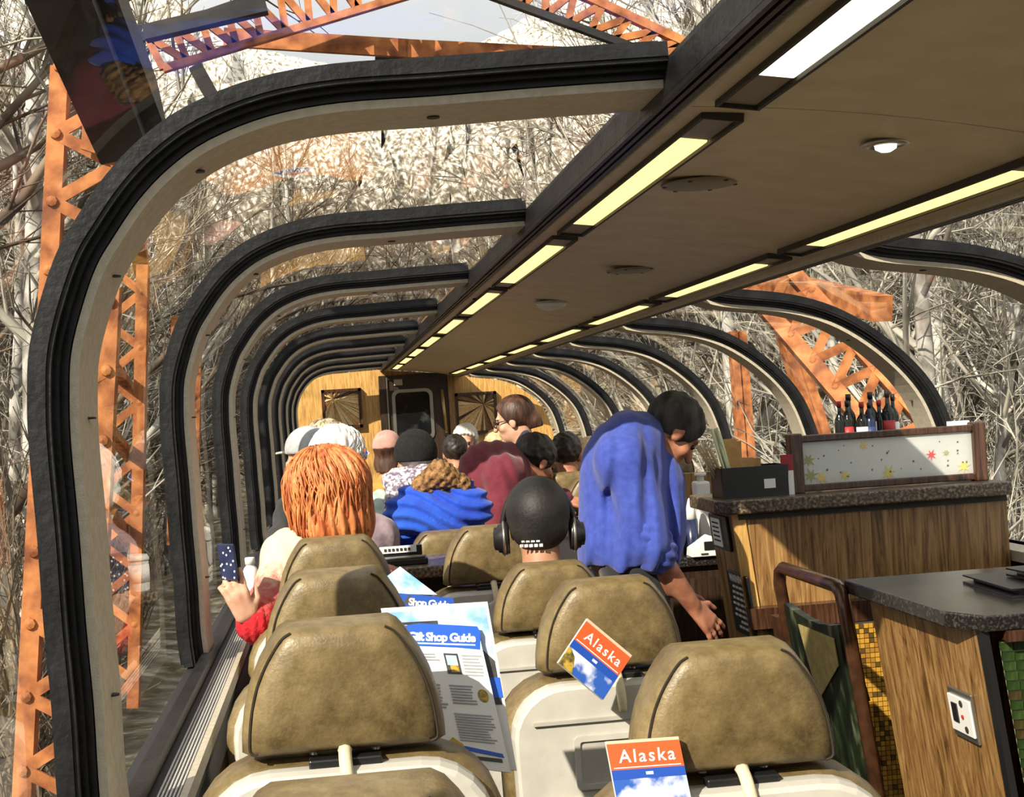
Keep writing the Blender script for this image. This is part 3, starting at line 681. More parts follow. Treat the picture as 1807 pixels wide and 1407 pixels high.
# ================================================================ seats
def ring_scale(outline, s, y, cz, dz=0): return [(x*s, y, cz+(z-cz)*s+dz) for x, z in outline]
HSEAT = 1.20
def headrest_outline(ht):
    half = [(.163, -.2), (.162, -.17), (.156, -.13), (.145, -.09), (.129, -.055), (.110, -.025), (.096, -.008), (.082, 0)]
    rt = half; lt = [(-x, z) for x, z in reversed(half)]
    # rounded bottom corners
    pts = [(.150, -.207)]+rt+lt+[(-.150, -.207)]
    return [(x, z+ht) for x, z in pts]
def back_outline(top, bot, w, r, n=6):
    o = []
    for cx, a0 in ((w/2-r, 0), (-w/2+r, 90)):
        for k in range(n+1):
            a = R(a0+90*k/n); o.append((cx+r*math.cos(a), top-r+r*math.sin(a)))
    return o+[(-w/2+.01, bot), (w/2-.01, bot)]
def make_seat():
    t = thing('coach_seat', 'olive brown leather coach seat', 'seat', group='coach seats')
    ol = headrest_outline(HSEAT); cz = HSEAT-.11
    b = MB(); b.loft([ring_scale(ol, s, y, cz) for s, y in ((.60, -.062), (.80, -.060), (.885, -.052), (.955, -.036), (1.0, -.005), (1.0, .03), (.93, .062), (.7, .075))])
    h = b.build('headrest', M_LEATHER, t, True, False)
    for sx in (-1, 1):
        pts = []
        for x, z in ol:
            if x*sx > .06: pts.append((x*.905, -.0515, cz+(z-cz)*.905))
        if sx < 0: pts = pts
        MB().tube(catmull([Vector(p) for p in pts], 3), .0022, 5).build('stitching', M_STITCH, h, False, False)
    bo = back_outline(HSEAT-.214, .42, .505, .13); bz = .72
    b = MB(); b.loft([ring_scale(bo, s, y, bz) for s, y in ((.90, -.045), (.97, -.035), (1, -.01), (1, .06), (.95, .10), (.80, .115))])
    b.build('backrest', M_LEATHER, t, True, False)
    so = back_outline(HSEAT-.224, .40, .468, .115); b = MB()
    b.loft([ring_scale(so, s, y, bz) for s, y in ((.955, -.086), (.985, -.080), (1, -.062), (1, -.03))])
    sh = b.build('back_shell', M_SHELL, t, False, False)
    zr = HSEAT-.40; w, hh = .21, .12; o1 = rrect(w, hh, .01); o2 = rrect(w-.024, hh-.024, .006)
    b = MB(); b.loft([[(x, y, zr+z) for x, z in oo] for oo, y in ((o1, -.086), (o1, -.094), (o2, -.094), (o2, -.087))], cap=False)
    b.build('recess_rim', M_SHELL, sh, False, False)
    MB().prism(o2, lambda p, k: (p[0], -.0875-.001*k, zr+p[1])).build('recess_panel', M_SHELLD, sh, False, False)
    MB().box((0, -.089, HSEAT-.305), (.38, .010, .008)).build('ridge', M_SHELLD, sh, False, False)
    MB().box((0, -.090, HSEAT-.482), (.36, .012, .010)).build('ridge', M_SHELL, sh, False, False)
    for sx in (-.05, .05): MB().tube([(sx, .0, HSEAT-.25), (sx, .0, HSEAT-.19)], .007, 8).build('headrest_post', M_STEEL, t, True, False)
    MB().box((0, -.045, HSEAT-.222), (.115, .03, .022)).build('clip', M_BLACKP, t, False, False, bevel=.003)
    MB().tube(catmull([Vector(p) for p in ((0, -.052, HSEAT-.200), (0, -.075, HSEAT-.212), (.002, -.094, HSEAT-.245), (.004, -.097, HSEAT-.29))], 4), [.012]+[.0105]*10+[.009]*2, 8).build('pull_strap', M_CORD, t, True, False)
    b = MB(); b.loft([[(x, yy, z) for x, z in rrect(.48*s, .14*s, .05*s)] for s, yy in ((.9, .02), (1, .05), (1, .46), (.9, .50), (.7, .51))])
    for i, v in enumerate(b.v): b.v[i] = (v[0], v[1], v[2]+.43)
    b.build('seat_cushion', M_LEATHER, t, True, False)
    for sx in (-.275, .275):
        b = MB(); b.box((sx, .22, .64), (.055, .42, .045)); b.box((sx, .08, .50), (.035, .05, .26)); b.build('armrest', M_BLACKP, t, False, False, bevel=.01)
    b = MB(); b.box((0, .22, .18), (.30, .30, .36)); b.box((0, .22, .02), (.42, .46, .04)); b.build('base', M_BLACKP, t, False, False)
    return t
proto = make_seat(); used = [False]
def put_seat(top, label, rz=0, y=None):
    s = proto if not used[0] else copy_tree(proto); used[0] = True
    s.location = (top.x, top.y, 0); s.rotation_euler = (0, 0, rz); s.scale = (1, 1, top.z/HSEAT); s['label'] = label; return s
SEATS = [((620, 1380), 1.5, 'seat cut off by the bottom edge, only its headrest top showing'),
 ((595, 1092), 2.4, 'nearest window seat with the whole headrest in view beside the gift guide'),
 ((592, 1004), 3.22, 'second window seat from the camera with an empty headrest'),
 ((589, 947), 4.08, 'third window seat, its headrest in front of the red hair'),
 ((1280, 1133), 2.28, 'largest aisle seat at the lower right with a booklet at its back'),
 ((1068, 1020), 3.2, 'aisle seat with a tilted booklet and grey back shell'),
 ((967, 992), 4.1, 'aisle seat right behind the man wearing headphones'),
 ((862, 927), 4.95, 'aisle seat with its headrest left of the black headphones'),
 ((785, 936), 5.75, 'half lit seat under the blue hooded jacket'),
 ((1003, 833), 8.0, 'dark shaded seat beyond the crouching man on the right'),
 ((1046, 842), 7.5, 'dark shaded seat partly behind the blue shirt')]
for (px, py), Y, lab in SEATS:
    top = P(px, py, Y); put_seat(top, lab)
FAR = [(.02, 8.6), (.60, 8.9), (.02, 10.3), (.62, 10.4), (.02, 12.0), (.62, 12.1), (1.75, 9.6), (2.2, 9.6), (1.75, 11.2), (2.2, 11.2), (1.75, 12.9), (2.2, 12.9)]
fl_ = ['fifth', 'fifth', 'sixth', 'sixth', 'seventh', 'seventh', 'third', 'third', 'fourth', 'fourth', 'last', 'last']
for i, (x, y) in enumerate(FAR):
    sd = 'left' if x < 1 else 'right'; wa = 'window' if (x < .3 or x > 2) else 'aisle'
    put_seat(Vector((x, y, 1.2)), 'far %s-hand %s seat in the %s row towards the end wall' % (sd, wa, fl_[i]))

# ================================================================ bar counter on the right
YB = 5.28
XL = P(1303, 985, YB).x; XR = wxr-.10; ZT = P(1500, 868, YB).z
bar = thing('bar_counter', 'tall oak bar counter with a brown granite top', 'counter', ((XL+XR)/2, YB+.2, 0))
TH = .05; BW = .40
MB().box(((XL+XR)/2, YB+.012, (ZT-TH)/2), (XR-XL, .024, ZT-TH)).build('front_panel', M_OAK, bar)
MB().box((XL+.012, YB+.024+(BW-.024)/2, (ZT-TH)/2), (.024, BW-.024, ZT-TH)).build('side_panel', M_OAK, bar)
MB().box(((XL+XR)/2, YB+BW-.012, (ZT-TH)/2), (XR-XL-.05, .02, ZT-TH)).build('back_panel', M_OAK, bar)
so = [(XL-.10, YB-.05), (XR+.0, YB-.05), (XR+.0, YB+BW+.02), (XL-.10, YB+BW+.02)]
b = MB(); b.prism([(XL-.03, YB-.055), (XR, YB-.055), (XR, YB+BW+.02), (XL-.07, YB+BW+.02), (XL-.07, YB+.04)], lambda p, k: (p[0], p[1], ZT-TH+TH*k)); b.build('granite_top', M_STONE, bar, bevel=.006)
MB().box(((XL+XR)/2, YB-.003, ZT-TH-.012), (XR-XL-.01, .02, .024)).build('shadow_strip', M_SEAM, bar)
a = P(1330, 1058, YB-.06); b2 = P(1560, 1090, YB-.06)
MB().box(((a.x+b2.x)/2, YB-.035, (a.z+b2.z)/2-.02), (b2.x-a.x+.1, .07, .075)).build('dark_ledge', M_MAHOG, bar)
MB().box((XL+.006, YB-.004, (ZT-TH)/2), (.05, .012, ZT-TH)).build('corner_strip', M_OAKL, bar)
# plaques on the side panel
def plaque(px0, py0, px1, py1, name, label, lines, head):
    p0 = PX(px0, py0, XL); p1 = PX(px1, py1, XL)
    cy, cz = (p0.y+p1.y)/2, (p0.z+p1.z)/2; wy = abs(p1.y-p0.y); hz = abs(p0.z-p1.z)
    t = thing(name, label, 'sign', (XL-.006, cy, cz))
    MB().box((0, 0, 0), (.012, wy, hz)).build('plate', M_BLACKP, t, False, False, bevel=.004)
    return t, wy, hz
ROTX = Matrix.Rotation(R(-90), 4, 'Z') @ Matrix.Rotation(R(90), 4, 'X')     # text lying in the x = const face, read from the aisle
t, wy, hz = plaque(1253, 905, 1288, 975, 'notice_holder', 'small black holder with a grey notice high on the bar side', 0, 0)
MB().box((-.008, .022, .0), (.004, wy*.5, hz*.82)).build('notice', M_PAPER, t, False, False)
for q in range(5): MB().box((-.011, .022, hz*(.28-.13*q)), (.002, wy*.34, hz*.045)).build('print_line', M_SEAM, t, False, False)
t, wy, hz = plaque(1276, 1005, 1318, 1133, 'warning_sign', 'tall black warning sign with white lettering low on the bar side', 0, 0)
text_mesh('heading', 'WARNING', wy*.145, M_WHITE, t, Matrix.Translation((-.0075, 0, hz*.40)) @ ROTX, off=.001)
rr = random.Random(5)
for q in range(8):
    wl_ = wy*rr.uniform(.45, .75); z = hz*(.27-.093*q)
    nseg = 4; 
    for s_ in range(nseg): MB().box((-.0075, -wy*.38+wl_*(s_+.5)/nseg, z), (.003, wl_/nseg*.72, hz*.034)).build('print_word', M_WHITE, t, False, False)
# divider with pressed leaves
Yd = YB+.10
a = P(1393, 800, Yd); b2 = P(1735, 812, Yd); dH = .215; dX0, dX1 = a.x, b2.x
dv = thing('leaf_divider', 'mahogany framed frosted glass divider with pressed leaves on the bar', 'divider', ((dX0+dX1)/2, Yd, ZT))
for x, w_ in ((dX0+.02, .05), (dX1-.02, .05)): MB().box((x, Yd, ZT+dH/2+.004), (w_, .06, dH+.012)).build('post', M_MAHOG, dv, bevel=.006)
for z, h_ in ((ZT+.018, .026), (ZT+dH-.012, .026)): MB().box(((dX0+dX1)/2, Yd, z), (dX1-dX0-.08, .035, h_)).build('rail', M_MAHOG, dv, bevel=.004)
def frosted():
    m = mat('frosted_glass', (.70, .74, .72), (.90, .91, .89), scale=4, rough=.35, detail=6); t = m.node_tree; b = t.nodes['Principled BSDF']
    tl = t.nodes.new('ShaderNodeBsdfTranslucent'); tl.inputs[0].default_value = (.92, .94, .92, 1); mx = t.nodes.new('ShaderNodeMixShader'); mx.inputs[0].default_value = .5
    t.links.new(b.outputs[0], mx.inputs[1]); t.links.new(tl.outputs[0], mx.inputs[2]); t.links.new(mx.outputs[0], t.nodes['Material Output'].inputs[0]); return m
M_FROST = frosted()
pane = MB().box(((dX0+dX1)/2, Yd, ZT+dH/2+.003), (dX1-dX0-.08, .012, dH-.05)).build('frosted_pane', M_FROST, dv)
M_LR = mat('red_leaf', (.62, .07, .08), rough=.7); M_LY = mat('yellow_leaf', (.70, .56, .16), rough=.7); M_LG = mat('green_leaf', (.35, .36, .16), rough=.7); M_LS = mat('seed_speck', (.12, .09, .06), rough=.8)
def maple(r, seed):
    rd = random.Random(seed); pts = []
    for i in range(14):
        a = 2*math.pi*i/14+.2; rad = r*(1 if i % 2 == 0 else .38)*rd.uniform(.85, 1.1); pts.append((rad*math.cos(a), rad*math.sin(a)))
    return pts
def leaf(u, v, r, m, seed):
    x = dX0+.05+(dX1-dX0-.10)*u; z = ZT+.035+(dH-.07)*v
    MB().prism(maple(r, seed), lambda p, k: (x+p[0], Yd-.0065-.0015*k, z+p[1])).build('pressed_leaf', m, pane)
for u, v, r, m, s_ in ((.76, .52, .022, M_LR, 1), (.04, .20, .03, M_LG, 2), (.10, .12, .026, M_LY, 3), (.24, .14, .022, M_LY, 4), (.50, .13, .03, M_LY, 5), (.95, .16, .028, M_LY, 6), (.36, .88, .02, M_LY, 7), (.85, .55, .014, M_LG, 8), (.03, .6, .028, M_LG, 9)): leaf(u, v, r, m, s_)
rr = random.Random(8)
for q in range(26): leaf(rr.uniform(.03, .97), rr.uniform(.1, .95), rr.uniform(.003, .006), M_LS, q+20)
# black organiser with straws, napkins
a = P(1262, 845, YB+.12); b2 = P(1385, 845, YB+.12); cx = (a.x+b2.x)/2; w_ = b2.x-a.x; Hc = .115; cy = YB+.13; dp = .15
t = thing('condiment_box', 'black condiment box with straws and napkins on the bar end', 'organiser', (cx, cy, ZT))
b = MB()
for sx in (-1, 1): b.box((sx*w_*.46, 0, Hc/2), (.008, dp, Hc), (0, sx*.05, 0))
for sy in (-1, 1): b.box((0, sy*dp*.5, Hc/2), (w_*.94, .008, Hc))
b.box((0, 0, .005), (w_*.9, dp, .01)); b.box((-w_*.12, 0, Hc*.48), (.006, dp*.95, Hc*.9)); b.build('box_body', M_BLACKP, t, False, False)
MB().box((w_*.20, -dp*.5-.006, Hc*.42), (w_*.16, .004, Hc*.30)).build('white_label', M_PAPER, t, False, False)
M_STRAW = mat('pale_green_straw', (.62, .68, .45), rough=.5); M_STICK = mat('wooden_stirrer', (.62, .48, .28), rough=.7); M_KRAFT = mat('kraft_napkin', (.50, .28, .10), (.62, .38, .16), scale=30, rough=.85)
rr = random.Random(2)
for q in range(7):
    x0 = -w_*.25+rr.uniform(-.014, .014); MB().tube([(x0, rr.uniform(-.03, .03), .015), (x0-.055+rr.uniform(-.012, .012), rr.uniform(-.03, .03), .255+rr.uniform(-.01, .015))], .0058, 6).build('straw', M_STRAW, t, True, False)
for q in range(5):
    x0 = -w_*.28-q*.006; MB().tube([(x0, -.02+q*.01, .015), (x0-.075-q*.004, -.02+q*.01, .20+rr.uniform(-.01, .01))], .004, 5).build('stirrer', M_STICK, t, True, False)
for q, (sx, hh) in enumerate(((-.07, .21), (-.045, .20), (.0, .135), (.03, .13))):
    MB().box((sx, .02+.008*q, hh/2+.01), (.055, .006, hh), (0, .02*q, 0)).build('napkin', M_KRAFT, t, False, False)
# clear lidded tray and cards beside the divider
a = P(1403, 780, YB+.26); t = thing('clear_dome_tray', 'clear plastic dome lid with a black rim behind the divider post', 'food cover', (a.x, YB+.26, ZT))
b = MB(); b.loft([[(x, y, z) for x, y in rrect(.16*s, .14*s, .04*s)] for s, z in ((1.0, .0), (1.0, .15), (.92, .19), (.7, .205))]); b.build('lid', M_CLEAR, t, True, False)
MB().tube([(.08, -.05, .0), (-.07, -.05, .19), (.05, -.05, .205)], .006, 6).build('rim', M_BLACKP, t, True, False)
M_REDC = mat('red_card', (.35, .02, .04), rough=.6)
a = P(1392, 830, YB+.05); t = thing('menu_card', 'white and dark red card standing between box and divider', 'card', (a.x, YB+.07, ZT))
MB().box((0, 0, .045), (.045, .008, .09)).build('white_half', M_PAPER, t, False, False); MB().box((0, .001, .12), (.045, .008, .06)).build('red_half', M_REDC, t, False, False)
a = P(1690, 770, YB+.2); o = MB().box((0, 0, .115), (.08, .03, .23)).build('paper_packet', M_PAPER, None); o.location = (a.x-.0, YB+.19, ZT); tag(o, 'small white packet poking up behind the divider right end', 'packet')

# back bar: oak partition, work top and things on it
YW = 6.35; zw_ = P(1215, 985, YW-.35).z; xw0 = P(1178, 985, YW-.35).x+.0
wt = thing('work_counter', 'dark low work counter behind the bar', 'counter', ((xw0+XR)/2, YW, 0))
MB().box(((xw0+XR)/2, YW, zw_-.02), (XR-xw0, .66, .04)).build('work_top', M_STONEB, wt, bevel=.004)
MB().box(((xw0+XR)/2+.03, YW, (zw_-.04)/2), (XR-xw0-.06, .60, zw_-.04)).build('cabinet_body', M_DDOOR, wt)
for q in range(3): MB().box((xw0+.15+q*.3, YW-.308, (zw_-.04)/2), (.26, .018, zw_-.14)).build('cabinet_door', M_DDOOR, wt)
zp = P(1200, 836, 6.8).z; xp0 = P(1172, 836, 6.8).x
o = MB().box(((xp0+XR)/2, 6.80, zp/2), (XR-xp0, .05, zp)).build('partition', M_OAK); tag(o, 'plain oak partition behind the work counter', 'partition')
def bottle(name, label, cat, loc, r, h, body_m, cap_m, group=None, label_m=None, neck=.35):
    t = thing(name, label, cat, loc, 0, group)
    MB().lathe([(r*.9, 0), (r, .01), (r, h*.56), (r*.85, h*.64), (r*neck, h*.74), (r*neck, h*.90)], 16).build('glass_body', body_m, t, True, False)
    MB().lathe([(r*neck*1.2, h*.88), (r*neck*1.2, h), (r*neck*.9, h)], 12).build('cap', cap_m, t, True, False)
    if label_m: MB().lathe([(r*1.01, h*.16), (r*1.01, h*.46)], 16).build('paper_label', label_m, t, True, False)
    return t
M_BOTD = mat('dark_bottle_glass', (.012, .014, .012), rough=.08); M_BOTN = mat('navy_bottle', (.015, .02, .06), (.03, .04, .10), scale=20, rough=.25); M_BLUE = mat('bright_blue_cap', (.02, .16, .62), rough=.4)
M_NAVY = mat('navy_label', (.03, .05, .16), rough=.5); M_REDL = mat('red_label', (.45, .03, .03), rough=.5)
p = PZ(1213, 968, zw_); bottle('water_bottle', 'bottle with a bright blue cap on the work counter', 'bottle', (P(1212, 960, 6.2).x, 6.2, zw_), .034, .17, M_BOTN, M_BLUE, neck=.7)
t = thing('soda_siphon', 'tall white dispenser leaning over the work counter', 'dispenser', (P(1243, 960, 6.25).x, 6.25, zw_))
MB().box((0, 0, .15), (.052, .07, .30), None, 1.25).build('column', M_WHITE, t, False, False, bevel=.01)
MB().lathe([(.016, .30), (.016, .322), (.026, .324), (.026, .336)], 14).build('top_knob', M_WHITE, t, True, False)
t = thing('squeeze_bottle', 'white pointed squeeze bottle with dark stripes beside the white dispenser', 'bottle', (P(1222, 965, 6.12).x, 6.12, zw_))
MB().lathe([(.027, 0), (.029, .02), (.027, .15)], 14).build('striped_body', M_BOTN, t, True, False); MB().lathe([(.026, .15), (.02, .19), (.008, .235), (.004, .24)], 14).build('nozzle', M_WHITE, t, True, False)
t = thing('card_reader', 'grey-white angular card machine at the end of the work counter', 'machine', (P(1236, 975, 6.05).x, 6.05, zw_))
b = MB(); b.prism([(-.05, 0), (.06, 0), (.06, .075), (.035, .085), (-.045, .035)], lambda p, k: (p[0], -.05+.1*k, p[1])); b.build('housing', M_WHITE, t, False, False, bevel=.004)
MB().box((.03, -.052, .045), (.05, .004, .035)).build('screen', M_BLACKP, t, False, False); MB().box((.005, -.052, .012), (.03, .004, .006)).build('slot', M_SEAM, t, False, False)
t = thing('small_carton', 'small dark carton with grey labels beside the blue shirt sleeve', 'carton', (P(1193, 965, 6.1).x, 6.1, zw_))
MB().box((0, 0, .055), (.05, .05, .11)).build('carton_body', M_BLACKP, t, False, False)
for z in (.03, .075): MB().box((-.003, -.027, z), (.034, .004, .034)).build('grey_label', M_SHELL, t, False, False)
# bottles along the right window
ys_ = 6.55; zs_ = P(1530, 790, ys_).z
sh = thing('bottle_shelf', 'narrow shelf for liquor bottles by the right window', 'shelf', (P(1530, 790, ys_).x, ys_, 0))
x0, x1 = P(1470, 790, ys_).x, min(P(1600, 790, ys_).x, 2.5)
MB().box(((x0+x1)/2, ys_, zs_-.012), (x1-x0, .22, .024)).build('board', M_MAHOG, sh)
for x in (x0+.03, x1-.03): MB().box((x, ys_, (zs_-.02)/2), (.03, .18, zs_-.02)).build('upright', M_MAHOG, sh)
rr = random.Random(4); bl = ['thin', 'tall', 'squat', 'slim', 'broad', 'tall', 'short', 'narrow', 'stout', 'plain']
lm = [None, M_REDL, None, M_PAPER, M_NAVY, M_PAPER, None, M_REDL, M_PAPER, None]
for q in range(9):
    px = 1481+q*13; bottle('liquor_bottle', 'dark liquor bottle standing %s from the left on the bottle shelf' % ordn[q].replace('nearest', 'first'), 'bottle', (P(px, 780, ys_).x, ys_+rr.uniform(-.05, .05), zs_), rr.uniform(.024, .032), rr.uniform(.19, .27), M_BOTD if q != 4 else M_BOTN, M_BLACKP if q % 3 else M_REDL, 'bottles on the bottle shelf', lm[q])

# ================================================================ stairwell rail, mosaic and cabinet on the right
XC = 1.36
def cab(px, py): return PX(px, py, XC)
a = cab(1533, 1047); b2 = cab(1722, 1102); cz = cab(1620, 1078).z
YF, YN = a.y, b2.y
cb = thing('service_cabinet', 'oak service cabinet with a black stone top at the right edge', 'cabinet', (XC+.4, (YF+YN)/2, 0))
MB().box((XC+.012, (YF+YN)/2, cz/2), (.024, YF-YN, cz)).build('side_panel', M_OAK, cb)
MB().box((XC+.5, (YF+YN)/2+.02, cz/2), (.94, YF-YN-.05, cz-.01)).build('carcass', M_MAHOG, cb)
b = MB(); b.prism([(XC-.045, YF+.06), (XC+1.08, YF+.06), (XC+1.08, YN-.04), (XC-.0, YN-.04), (XC-.045, YN+.06)], lambda p, k: (p[0], p[1], cz+.036*k)); b.build('stone_top', M_STONEB, cb, bevel=.004)
MB().box((XC+.008, YN-.012, cz/2), (.016, .03, cz)).build('corner_strip', M_BLACKP, cb)
MB().box((XC+.55, YN-.02, cz-.012), (1.0, .05, .024)).build('front_rail', M_MAHOG, cb)
gp = MB().box((XC+.55, YN+.004, cz/2-.02), (1.0, .012, cz-.02)).build('tile_bed', mat('tile_grout', (.40, .40, .27), rough=.8), cb)
M_TG = [mat('green_tile%d' % i, c, c2, scale=25, rough=.25, stretch=(3, 1, .5)) for i, (c, c2) in enumerate((((.012, .03, .008), (.05, .085, .022)), ((.025, .018, .008), (.07, .055, .018)), ((.01, .025, .007), (.035, .065, .016))))]
tm = []; tw, thh = .029, .0215
for i in range(3):
    me = MB().box((0, 0, 0), (tw*.93, .008, thh*.84)).mesh('tile'); me.materials.append(M_TG[i]); tm.append(me)
rr = random.Random(3)
for r_ in range(20):
    for c_ in range(8):
        o = addobj('tile', tm[rr.randrange(3)], None, cb); o.location = Vector((XC+.045+tw*(c_+.5), YN-.004, cz-.03-thh*(r_+.5)))-cb.location
b = MB(); b.prism([(0, 0), (.05, 0), (.16, -.16), (.16, -.40), (.10, -.40)], lambda p, k: (XC+.045+tw*3.2+p[0]*.8, YN-.012-.004*k, cz-.045+p[1])); b.build('gold_inlay', mat('gold_tile', (.62, .40, .06), (.72, .5, .12), scale=30, rough=.3), cb)
b = MB(); b.prism([(0, 0), (.12, .05), (.2, -.10), (.2, -.30), (.10, -.14)], lambda p, k: (XC+.045+tw*3.2+.065+p[0], YN-.014-.004*k, cz-.09+p[1])); b.build('white_inlay', M_WHITE, cb)
# socket plate
a = cab(1661, 1222); b2 = cab(1711, 1322); cy, czz = (a.y+b2.y)/2, (a.z+b2.z)/2+.01; wy, hz = abs(a.y-b2.y)*.92, .115
t = thing('socket_plate', 'white twin socket plate with grey ends on the oak cabinet', 'socket', (XC-.004, cy, czz))
MB().box((0, 0, 0), (.008, wy, hz)).build('grey_plate', M_STEEL, t, False, False, bevel=.002); MB().box((-.006, 0, 0), (.006, wy*.92, hz*.74)).build('white_face', M_WHITE, t, False, False, bevel=.002)
MB().box((-.010, wy*.18, .004), (.004, wy*.22, hz*.38)).build('switch', M_BLACKP, t, False, False)
for dz, dy in ((.03, -.12), (-.028, -.2)): MB().lathe([(.008, -.009), (.008, -.011)], 10, (0, 0, 0), 'x').build('socket_hole', M_SEAM, t, False, False).location = (0, wy*dy, dz)
MB().lathe([(.005, -.009), (.005, -.012)], 8, (0, 0, 0), 'x').build('red_button', M_REDL, t, False, False).location = (0, -wy*.12, .0)
# binders on the cabinet
for i, (dx, dy, w_, d_, h_, rz) in enumerate(((.42, .30, .5, .30, .022, -.05), (.50, .22, .5, .30, .02, .03), (.58, .10, .5, .26, .024, -.02))):
    px = XC+dx; py = YN+dy; z0 = cz+.036+(.0 if i != 1 else 0)+i*.0245
    t = thing('black_binder', '%s of the three black binders stacked on the cabinet top' % ('lowest', 'middle', 'topmost')[i], 'binder', (px, py, z0), rz, 'binders on the cabinet')
    MB().box((0, 0, .003), (w_, d_, .005)).build('cover', M_BLACKP, t, False, False); MB().box((.01, .004, h_/2), (w_-.03, d_-.02, h_-.008)).build('pages', M_SHELLD if i == 1 else M_BLACKP, t, False, False); MB().box((0, 0, h_-.002), (w_, d_, .004)).build('cover', M_BLACKP, t, False, False)
# stair rail
XRl = 1.30
def rl(px, py): return PX(px, py, XRl)
r0, r1 = rl(1374, 1000), rl(1488, 1038)
r0.z = r1.z = (r0.z+r1.z)/2
st = thing('stair_rail', 'dark bronze tubular stair rail with a green marbled panel', 'railing', (XRl, (r0.y+r1.y)/2, 0))
zt = r0.z; yA, yB2 = r0.y, r1.y
pts = [(XRl, yA, .02), (XRl, yA, zt-.05), (XRl, yA-.01, zt-.015), (XRl, yA-.045, zt)]+[(XRl, yB2+.055, zt), (XRl, yB2+.018, zt-.015), (XRl, yB2, zt-.055), (XRl, yB2, .02)]
MB().tube(pts, .019, 10).build('rail_tube', M_BRONZE, st, True)
for z in (zt-.20, zt-.36): MB().tube([(XRl, yB2, z), (XRl+.01, YF+.02, z-.10)], .013, 8).build('cross_tube', M_BRONZE, st, True)
MB().box((XRl, yA+.045, zt-.19), (.05, .06, .07)).build('wall_bracket', M_BRONZE, st)
M_MARB = mat('green_marble_cloth', (.004, .007, .003), (.12, .135, .075), scale=16, rough=.4, detail=9, lo=.42, hi=.72, c3=(.015, .024, .010), stretch=(1, 1.4, .6))
M_GOLD = mat('gold_cloth', (.30, .23, .075), (.42, .33, .13), scale=30, rough=.6)
n = 9; b = MB(); fr2 = []; 
for i in range(n+1):
    u = i/n; y = yA-.045+(yB2+.05-(yA-.045))*u; fr2.append((y, zt-.105-.02*math.sin(u*math.pi)+.006*math.sin(u*28)))
poly = [(y, z) for y, z in fr2]+[(fr2[-1][0], .30), (fr2[0][0], .30)]
b.prism(poly, lambda p, k: (XRl-.012+.024*k, p[0], p[1])); pn = b.build('marbled_panel', M_MARB, st)
y1 = yA-.30*(yA-yB2); y2 = yA-.84*(yA-yB2); MB().prism([(y1, zt-.15), (y2, zt-.145), (y2, zt-.22), (y1-.12*(yA-yB2), zt-.36)], lambda p, k: (XRl-.0135-.003*k, p[0], p[1])).build('gold_patch', M_GOLD, pn)
# mosaic in the stairwell
YM = 4.75; M_MOS = [mat('gold_mosaic%d' % i, c, rough=.25) for i, c in enumerate(((.50, .27, .04), (.34, .17, .03), (.10, .06, .02)))]
mo = thing('mosaic_wall', 'golden mosaic tiled low wall of the stairwell', 'tile wall', (1.9, YM, 0))
ztop = P(1555, 1098, YM).z; xm0 = XL+.02
MB().box(((xm0+XR)/2, YM+.02, ztop/2), (XR-xm0, .03, ztop)).build('tile_bed', M_SEAM, mo)
rr = random.Random(6); parts = [MB(), MB(), MB()]; ts = .0165
for i in range(int(.62/ts)):
    for j in range(int(ztop/ts)):
        parts[rr.choice((0, 0, 0, 1, 1, 2))].box((xm0+ts*(i+.5), YM+.002, ztop-ts*(j+.5)), (ts*.86, .012, ts*.86))
for pm, m_ in zip(parts, M_MOS):
    o = addobj('mosaic_tiles', pm.mesh('mosaic_tiles', off=mo.location, fix=False), m_, mo); o['kind'] = 'stuff'

KR = .10
rake(bar, ZT-TH, KR, XR); rake(cb, cz, KR+.02); rake(st, zt-.05, .12)
for nm in ('notice_holder', 'warning_sign'):
    o = bpy.data.objects[nm]; o.location.x += (ZT-TH-o.location.z)*KR; o.rotation_euler.y = -math.atan(KR)
o = bpy.data.objects['socket_plate']; o.location.x += (cz-o.location.z)*(KR+.02); o.rotation_euler.y = -math.atan(KR+.02)
# ================================================================ people
def skin_mat(name, c, c2): return mat(name, c, c2, scale=25, rough=.55, detail=5)
M_SKIN = skin_mat('skin_light', (.58, .30, .19), (.68, .40, .28)); M_SKINR = skin_mat('skin_ruddy', (.36, .13, .07), (.50, .22, .13)); M_SKIND = skin_mat('skin_tan', (.42, .20, .115), (.52, .27, .17))
def hairm(name, c, c2, sc=40, rough=.5): return mat(name, c, c2, scale=sc, stretch=(1, 1, .18), rough=rough, bump=.5, bscale=60, detail=6, lo=.36, hi=.64)
M_HRED = hairm('red_hair', (.36, .075, .018), (.74, .30, .10)); M_HWHITE = hairm('white_hair', (.68, .65, .60), (.86, .84, .80)); M_HBLACK = hairm('black_hair', (.010, .008, .007), (.035, .028, .024))
M_HBROWN = hairm('brown_hair', (.035, .016, .010), (.11, .05, .03)); M_HGREY = hairm('grey_black_hair', (.008, .007, .007), (.06, .055, .052), sc=25, rough=.8); M_HBLOND = hairm('blond_hair', (.48, .33, .16), (.72, .55, .32)); M_HTAB = hairm('streaked_hair', (.16, .10, .05), (.70, .60, .42), sc=30)
M_EYE = mat('eye', (.02, .015, .012), rough=.1)
def cloth(name, c, c2, sc=18, bump=.3): return mat(name, c, c2, scale=sc, rough=.85, bump=bump, bscale=35, detail=5, sheen=.2)
M_SHIRT = cloth('blue_shirt', (.030, .055, .32), (.045, .080, .42), 40, .06); M_TROUS = cloth('black_trousers', (.010, .010, .014), (.02, .02, .026)); M_MAROON = cloth('maroon_jumper', (.12, .008, .022), (.16, .014, .032), 30)
